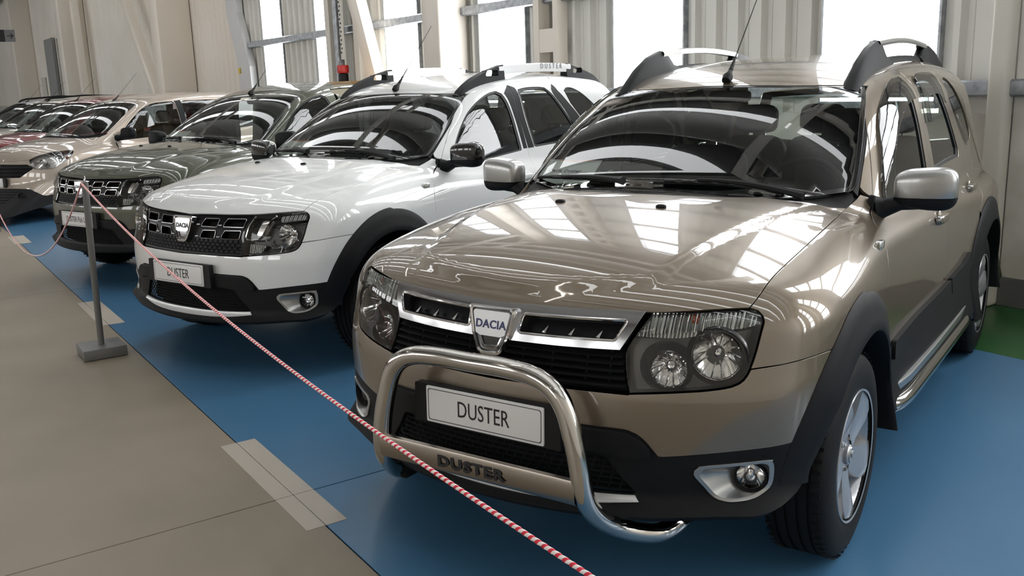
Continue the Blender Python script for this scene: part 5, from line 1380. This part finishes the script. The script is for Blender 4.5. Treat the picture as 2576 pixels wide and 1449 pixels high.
# ------------------------------------------------------------------ people carriers further down the row
BL = Body(LODGY); LODGY['id'] = 'l'
LWY = (.86, 3.67)
def L3(P): return [tuple(p) for p in BL.sides(P)]
def Lf(P): return [tuple(p) for p in BL.fronts(P)]
def Lt(P): return [tuple(p) for p in BL.tops(P)]
def mpv_panels():
    P = PAN; O = (0, .95, .40); OSl = (0, 2.4, .75)
    h_front = [(0, .105, .765), (.2, .125, .768), (.40, .175, .775), (.53, .24, .79)]
    l_top = [(.53, .24, .79), (.62, .35, .845), (.72, .53, .885), (.785, .69, .895)]
    l_low = [(.79, .70, .888), (.825, .68, .86), (.855, .60, .79), (.84, .49, .72), (.79, .38, .67), (.69, .28, .665), (.60, .225, .69), (.53, .235, .785)]
    h_side = [(.785, .69, .895), (.775, .85, .945), (.74, 1.05, .985), (.70, 1.14, 1.02)]
    h_rear = [(.70, 1.14, 1.02), (.5, 1.02, 1.03), (.25, .93, 1.035), (0, .90, 1.035)]
    P['m_hood'] = panel(BL, dense(full([h_front, l_top, h_side, h_rear[1:]])), O, .03, .0025)
    P['m_lens'] = panel(BL, dense([l_top, l_low], .02), (.2, .9, .5), .03, .004, .004)
    P['m_back'] = panel(BL, dense([l_top, l_low], .02), (.2, .9, .5), .03, .004, .004, off=-.05)
    gr = [(.0, .735), (.53, .735), (.62, .69), (.60, .665), (.46, .565), (.0, .555)]; gr = gr + [(-x, z) for x, z in gr[-2:0:-1]]
    P['m_grille'] = on_front(fillet(gr, .02), -.012, .03, BL, O=(0, .9, .5)); P['m_grille_loop'] = BL.fronts(front_strip(fillet(gr, .02), 0, 0, BL))
    ar = [(LWY[0] + .40 * math.cos(math.radians(a)), .33 + .40 * math.sin(math.radians(a))) for a in np.linspace(150, -5, 14)]
    d_front = [(1.28, .28), (1.30, .6), (1.33, .83), (1.35, .96), (1.40, 1.03)]
    seam_ = [(.855, .60, .785), (.865, .60, .70)]
    P['m_fender'] = panel(BL, dense([[(.785, .69, .893), (.79, .70, .888), (.825, .68, .86), (.855, .60, .79)], L3([(.58, .70), (.52, .60)]), L3(ar), L3(d_front), [(.72, 1.28, 1.06), (.70, 1.15, 1.02)], h_side[::-1]]), (0, 1.1, .5), .035, .002)
    P['m_bumper'] = panel(BL, dense(full([h_front, l_low[5:][::-1], l_low[2:6][::-1], L3([(.58, .70), (.52, .60), (.49, .50), (.48, .36)]), [(.82, .26, .335), (.80, .22, .345), (.72, .17, .40), (.60, .11, .43), (0, .04, .43)]])), (0, .9, .45), .035, .002, holes=[P['m_grille_loop']])
    P['m_low'] = panel(BL, dense(full([[(0, .04, .428), (.60, .11, .428), (.72, .17, .398), (.80, .22, .343), (.82, .26, .333)], L3([(.485, .345), (.50, .25)]), [(.80, .25, .22), (.5, .10, .215), (0, .09, .215)]])), (0, .9, .42), .04, .001, .02)
    wsb = [(0, 1.0, 1.045), (.3, 1.03, 1.045), (.56, 1.12, 1.05), (.70, 1.24, 1.075)]
    wss = [(.715, 1.29, 1.10), (.69, 1.45, 1.20), (.655, 1.60, 1.30), (.60, 1.80, 1.41), (.575, 1.87, 1.445)]
    wst = [(.56, 1.885, 1.455), (.3, 1.83, 1.472), (0, 1.81, 1.478)]
    P['m_ws'] = panel(BL, dense(full([wst[::-1], wss[::-1], wsb[::-1]])), (0, 2.2, .85), .06, .003, .004)
    P['m_cowl'] = panel(BL, dense(full([[(0, .895, 1.03), (.25, .925, 1.03), (.5, 1.015, 1.02), (.70, 1.14, 1.02)], [(.72, 1.27, 1.07)], wsb[::-1]])), (0, 1.4, .6), .05, -.002, .02, off=-.012)
    d_top = [(1.40, 1.03), (1.50, 1.13), (1.66, 1.28), (1.85, 1.405), (2.05, 1.475), (2.35, 1.505), (2.7, 1.52), (3.3, 1.515), (3.8, 1.48), (4.1, 1.42)]
    re = [tuple(BL.top(.575, y)) for y in np.linspace(1.98, 4.15, 12)]
    P['m_pillar'] = panel(BL, dense([L3(d_top), [tuple(BL.top(.575, 4.15))], re[::-1], wss[::-1], [(.715, 1.27, 1.07)]]), OSl, .04, .002)
    P['m_roof'] = panel(BL, dense(full([[(0, 1.815, 1.48), (.3, 1.835, 1.475), (.565, 1.895, 1.458)], re, [tuple(BL.top(.3, 4.25)), tuple(BL.top(0, 4.27))]])), (0, 2.8, .95), .06, .002)
    fw_ = dense([L3([(1.36, .985), (1.40, 1.02), (1.56, 1.17), (1.70, 1.285), (1.90, 1.405), (2.10, 1.462), (2.38, 1.475)]), L3([(2.41, 1.46), (2.44, 1.2), (2.45, 1.02)]), L3([(2.44, 1.005), (1.38, .965)])])
    rw_ = dense([L3([(2.56, 1.02), (2.54, 1.25), (2.53, 1.465)]), L3([(2.58, 1.48), (2.9, 1.485), (3.22, 1.48)]), L3([(3.27, 1.46), (3.30, 1.2), (3.33, 1.03)]), L3([(3.30, 1.015), (2.6, 1.008)])])
    qw_ = dense([L3([(3.46, 1.05), (3.42, 1.25), (3.40, 1.45)]), L3([(3.44, 1.475), (3.7, 1.455), (3.95, 1.40)]), L3([(4.02, 1.30), (4.06, 1.12)]), L3([(4.0, 1.06), (3.5, 1.03)])])
    P['m_door_f'] = panel(BL, dense([L3(d_front), L3(d_top[:6] + [(2.48, 1.512)]), L3([(2.48, 1.3), (2.49, 1.0), (2.50, .6), (2.48, .28)])]), OSl, .04, .002, holes=[fw_])
    ra = [(LWY[1] + .40 * math.cos(math.radians(a)), .33 + .40 * math.sin(math.radians(a))) for a in np.linspace(-5, 185, 16)]
    P['m_side'] = panel(BL, dense([L3([(2.48, .28), (2.50, .6), (2.49, 1.0), (2.48, 1.3), (2.48, 1.512)]), L3(d_top[6:]), L3([(4.22, 1.2), (4.32, 1.0), (4.35, .7), (4.33, .4), (4.28, .3)]), L3(ra), L3([(3.2, .26)])]), (0, 3.3, .75), .05, .002, holes=[rw_, qw_])
    P['m_glass_f'] = panel(BL, fw_, OSl, .08, -.006, .003, off=-.01); P['m_glass_r'] = panel(BL, rw_, OSl, .08, -.006, .003, off=-.01); P['m_glass_q'] = panel(BL, qw_, OSl, .08, -.006, .003, off=-.01)
    P['m_bpil'] = panel(BL, dense([L3([(2.455, 1.01), (2.445, 1.2), (2.415, 1.475)]), L3([(2.525, 1.485), (2.535, 1.25), (2.555, 1.01)])]), OSl, .04, .001, .008, off=.003)
    rg = dense(full([[(0, 4.3, 1.42), (.4, 4.27, 1.41), (.5, 4.25, 1.38)], [(.56, 4.33, 1.12), (.53, 4.36, 1.08)], [(.3, 4.42, 1.07), (0, 4.43, 1.07)]]))
    P['m_tail'] = panel(BL, dense(full([[(0, 4.25, 1.49), (.4, 4.2, 1.48), (.55, 4.15, 1.45)], [(.66, 4.28, 1.15), (.72, 4.34, .95), (.76, 4.35, .6), (.7, 4.35, .3)], [(.3, 4.45, .28), (0, 4.47, .28)]])), (0, 3.4, .85), .07, .003, holes=[rg])
    P['m_rglass'] = panel(BL, rg, (0, 3.4, .85), .1, -.004, .003)
def mpv(label, loc, m_, detail, plate=None, rail=False):
    car = thing('car', label, 'car', loc, (0, 0, 0))
    global WZ
    obj('chassis', once('mshell', lambda: shell_mesh(BL, 'chassis', LWY, .90, .28)), M_VOID, car)
    for k, nm, mm in (('m_hood', 'hood', m_), ('m_bumper', 'bumper', m_), ('m_low', 'lower_bumper', M_PLASTIC), ('m_grille', 'grille_back', M_VOID), ('m_ws', 'windscreen', M_GLASS), ('m_cowl', 'cowl', M_PLASTIC_D), ('m_roof', 'roof', m_), ('m_tail', 'tailgate', m_), ('m_rglass', 'rear_window', M_GLASS)):
        add_panel(k, PAN[k], nm, mm, car)
    for mi in (False, True):
        add_panel('m_fender', PAN['m_fender'], 'fender', m_, car, mi); add_panel('m_pillar', PAN['m_pillar'], 'side_frame', m_, car, mi)
        d = bpy.data.objects.new('front_door', None); link(d, car)
        add_panel('m_door_f', PAN['m_door_f'], 'door_skin', m_, d, mi); add_panel('m_glass_f', PAN['m_glass_f'], 'window_pane', M_GLASS_D, d, mi); add_panel('m_bpil', PAN['m_bpil'], 'pillar_trim', M_PLASTIC, d, mi)
        add_panel('m_side', PAN['m_side'], 'body_side', m_, car, mi); add_panel('m_glass_r', PAN['m_glass_r'], 'rear_door_window', M_GLASS, car, mi); add_panel('m_glass_q', PAN['m_glass_q'], 'quarter_window', M_GLASS, car, mi)
        r = bpy.data.objects.new('headlight', None); link(r, car)
        add_panel('m_lens', PAN['m_lens'], 'lens', M_LENS, r, mi); add_panel('m_back', PAN['m_back'], 'reflector', M_REFL, r, mi)
        A, n = PAN['m_lens'].loops[0]; key = 'mwall%d' % mi
        if key not in MESH:
            w = ring_wall((A - n * .003, n), .052); MESH[key] = (w.mirror() if mi else w).mesh('lamp_housing', 50)
        obj('lamp_housing', MESH[key], M_CHROME_B, r)
        sx = -1 if mi else 1
        for i, (c, R) in enumerate((((.66, .345, .745), .05), ((.775, .50, .80), .05))):
            q = Vector((1, 0, 0)).rotation_difference(Vector((sx * .45, -.88, .1)).normalized()).to_matrix().to_4x4(); b = MB(); b.lathe([(R * 1.08, 0), (R, .004), (R * .8, -.02), (R * .4, -.035), (.0, -.04)], 24, Matrix.Translation((sx * c[0], c[1], c[2])) @ q)
            obj('reflector_bowl', once('mb%d%d' % (i, mi), lambda: b.mesh('reflector_bowl', 50)), M_CHROME, r)
        am = superell((sx * .80, .60, .80), (.02, .02, .014), .8, .8, 12, 8); obj('indicator_bulb', once('mam%d' % mi, lambda: am.mesh('indicator_bulb')), M_AMBER, r)
    if detail:
        r = bpy.data.objects.new('grille', None); link(r, car)
        for j, z in enumerate((.60, .645, .69)):
            hw = .50 + .10 * (z - .6) / .09
            t = front_tube([(x, z) for x in np.linspace(-hw, hw, 14)], .011, -.006, False, 6, BL); obj('slat', once('msl%d' % j, lambda: t.mesh('slat')), M_PLASTIC, r)
        emblem(car, float(BL.front(0, .66)[1]) - .0, .65, .98, M_CHROME_B, 'DACIA', M_INK, -.3)
        for j, z in enumerate((.28, .31, .34, .37, .40)):
            t = front_tube([(x, z) for x in np.linspace(-.56, .56, 14)], .008, .003, False, 6, BL); obj('lower_slat', once('mls%d' % j, lambda: t.mesh('lower_slat')), M_PLASTIC_D, r)
        for sx in (1, -1):
            p = BL.front(.70 * sx, .345); q = Vector((1, 0, 0)).rotation_difference(Vector((sx * .4, -.9, 0)).normalized()).to_matrix().to_4x4(); b = MB(); b.lathe([(.062, .010), (.055, .012), (.050, .0), (.0, -.005)], 24, Matrix.Translation(tuple(p)) @ q)
            obj('fog_blank', b.mesh('fog_blank', 40), M_PLASTIC_D, car)
        if plate: number_plate(car, .012, .50, plate)
    add_wheels(car, LWY, .765, 1)
    add_mirrors(car, M_PLASTIC, M_PLASTIC, (.925, 1.43, 1.07), (.77, 1.40, 1.0))
    add_antenna(car, (0, 1.90, 1.505), (0, 2.32, 1.90), BL)
    add_interior(car, BL, 'mpv', shift=-.22, zs=-.05)
    if rail:
        for sx in (1, -1):
            b = MB(); b.tube([tuple(np.array(BL.top(sx * .53, y)) + [0, 0, h]) for y, h in ((2.0, 0), (2.06, .04), (2.2, .055), (3.0, .055), (3.8, .05), (4.0, 0))], .02, 8); obj('roof_rail', b.mesh('roof_rail'), M_PLASTIC, car)
    return car
mpv_panels()
def row(s_, n_=-.2): return tuple(s_ * WD + n_ * WN)
L1 = row(-11.75); mpv('beige people carrier with almond headlights beyond the olive pick-up', L1, M_BEIGE, True, 'LODGY')
L2 = row(-14.9); mpv('dark red car parked beside the beige people carrier', L2, M_RED, False)
L3_ = row(-18.0); mpv('silver beige car parked beyond the dark red car', L3_, M_SILV, False)
L4 = row(-21.1); mpv('white car with black roof rails at the far end of the row', L4, M_WHITE, False, rail=True)
info_card(BL, L1, (-.48, 1.14, 1.045), 'white paper card with an orange chevron behind the beige people carrier windscreen', [('Dacia Lodgy', .030, .46, M_BLUEINK, .0004)], .272, .168, .97)
info_card(BL, L2, (-.48, 1.14, 1.045), 'white paper card with an orange chevron behind the dark red car windscreen', [], .272, .168, .97)
info_card(BL, L3_, (-.48, 1.14, 1.045), 'white paper card with an orange chevron behind the silver beige car windscreen', [], .272, .168, .97)
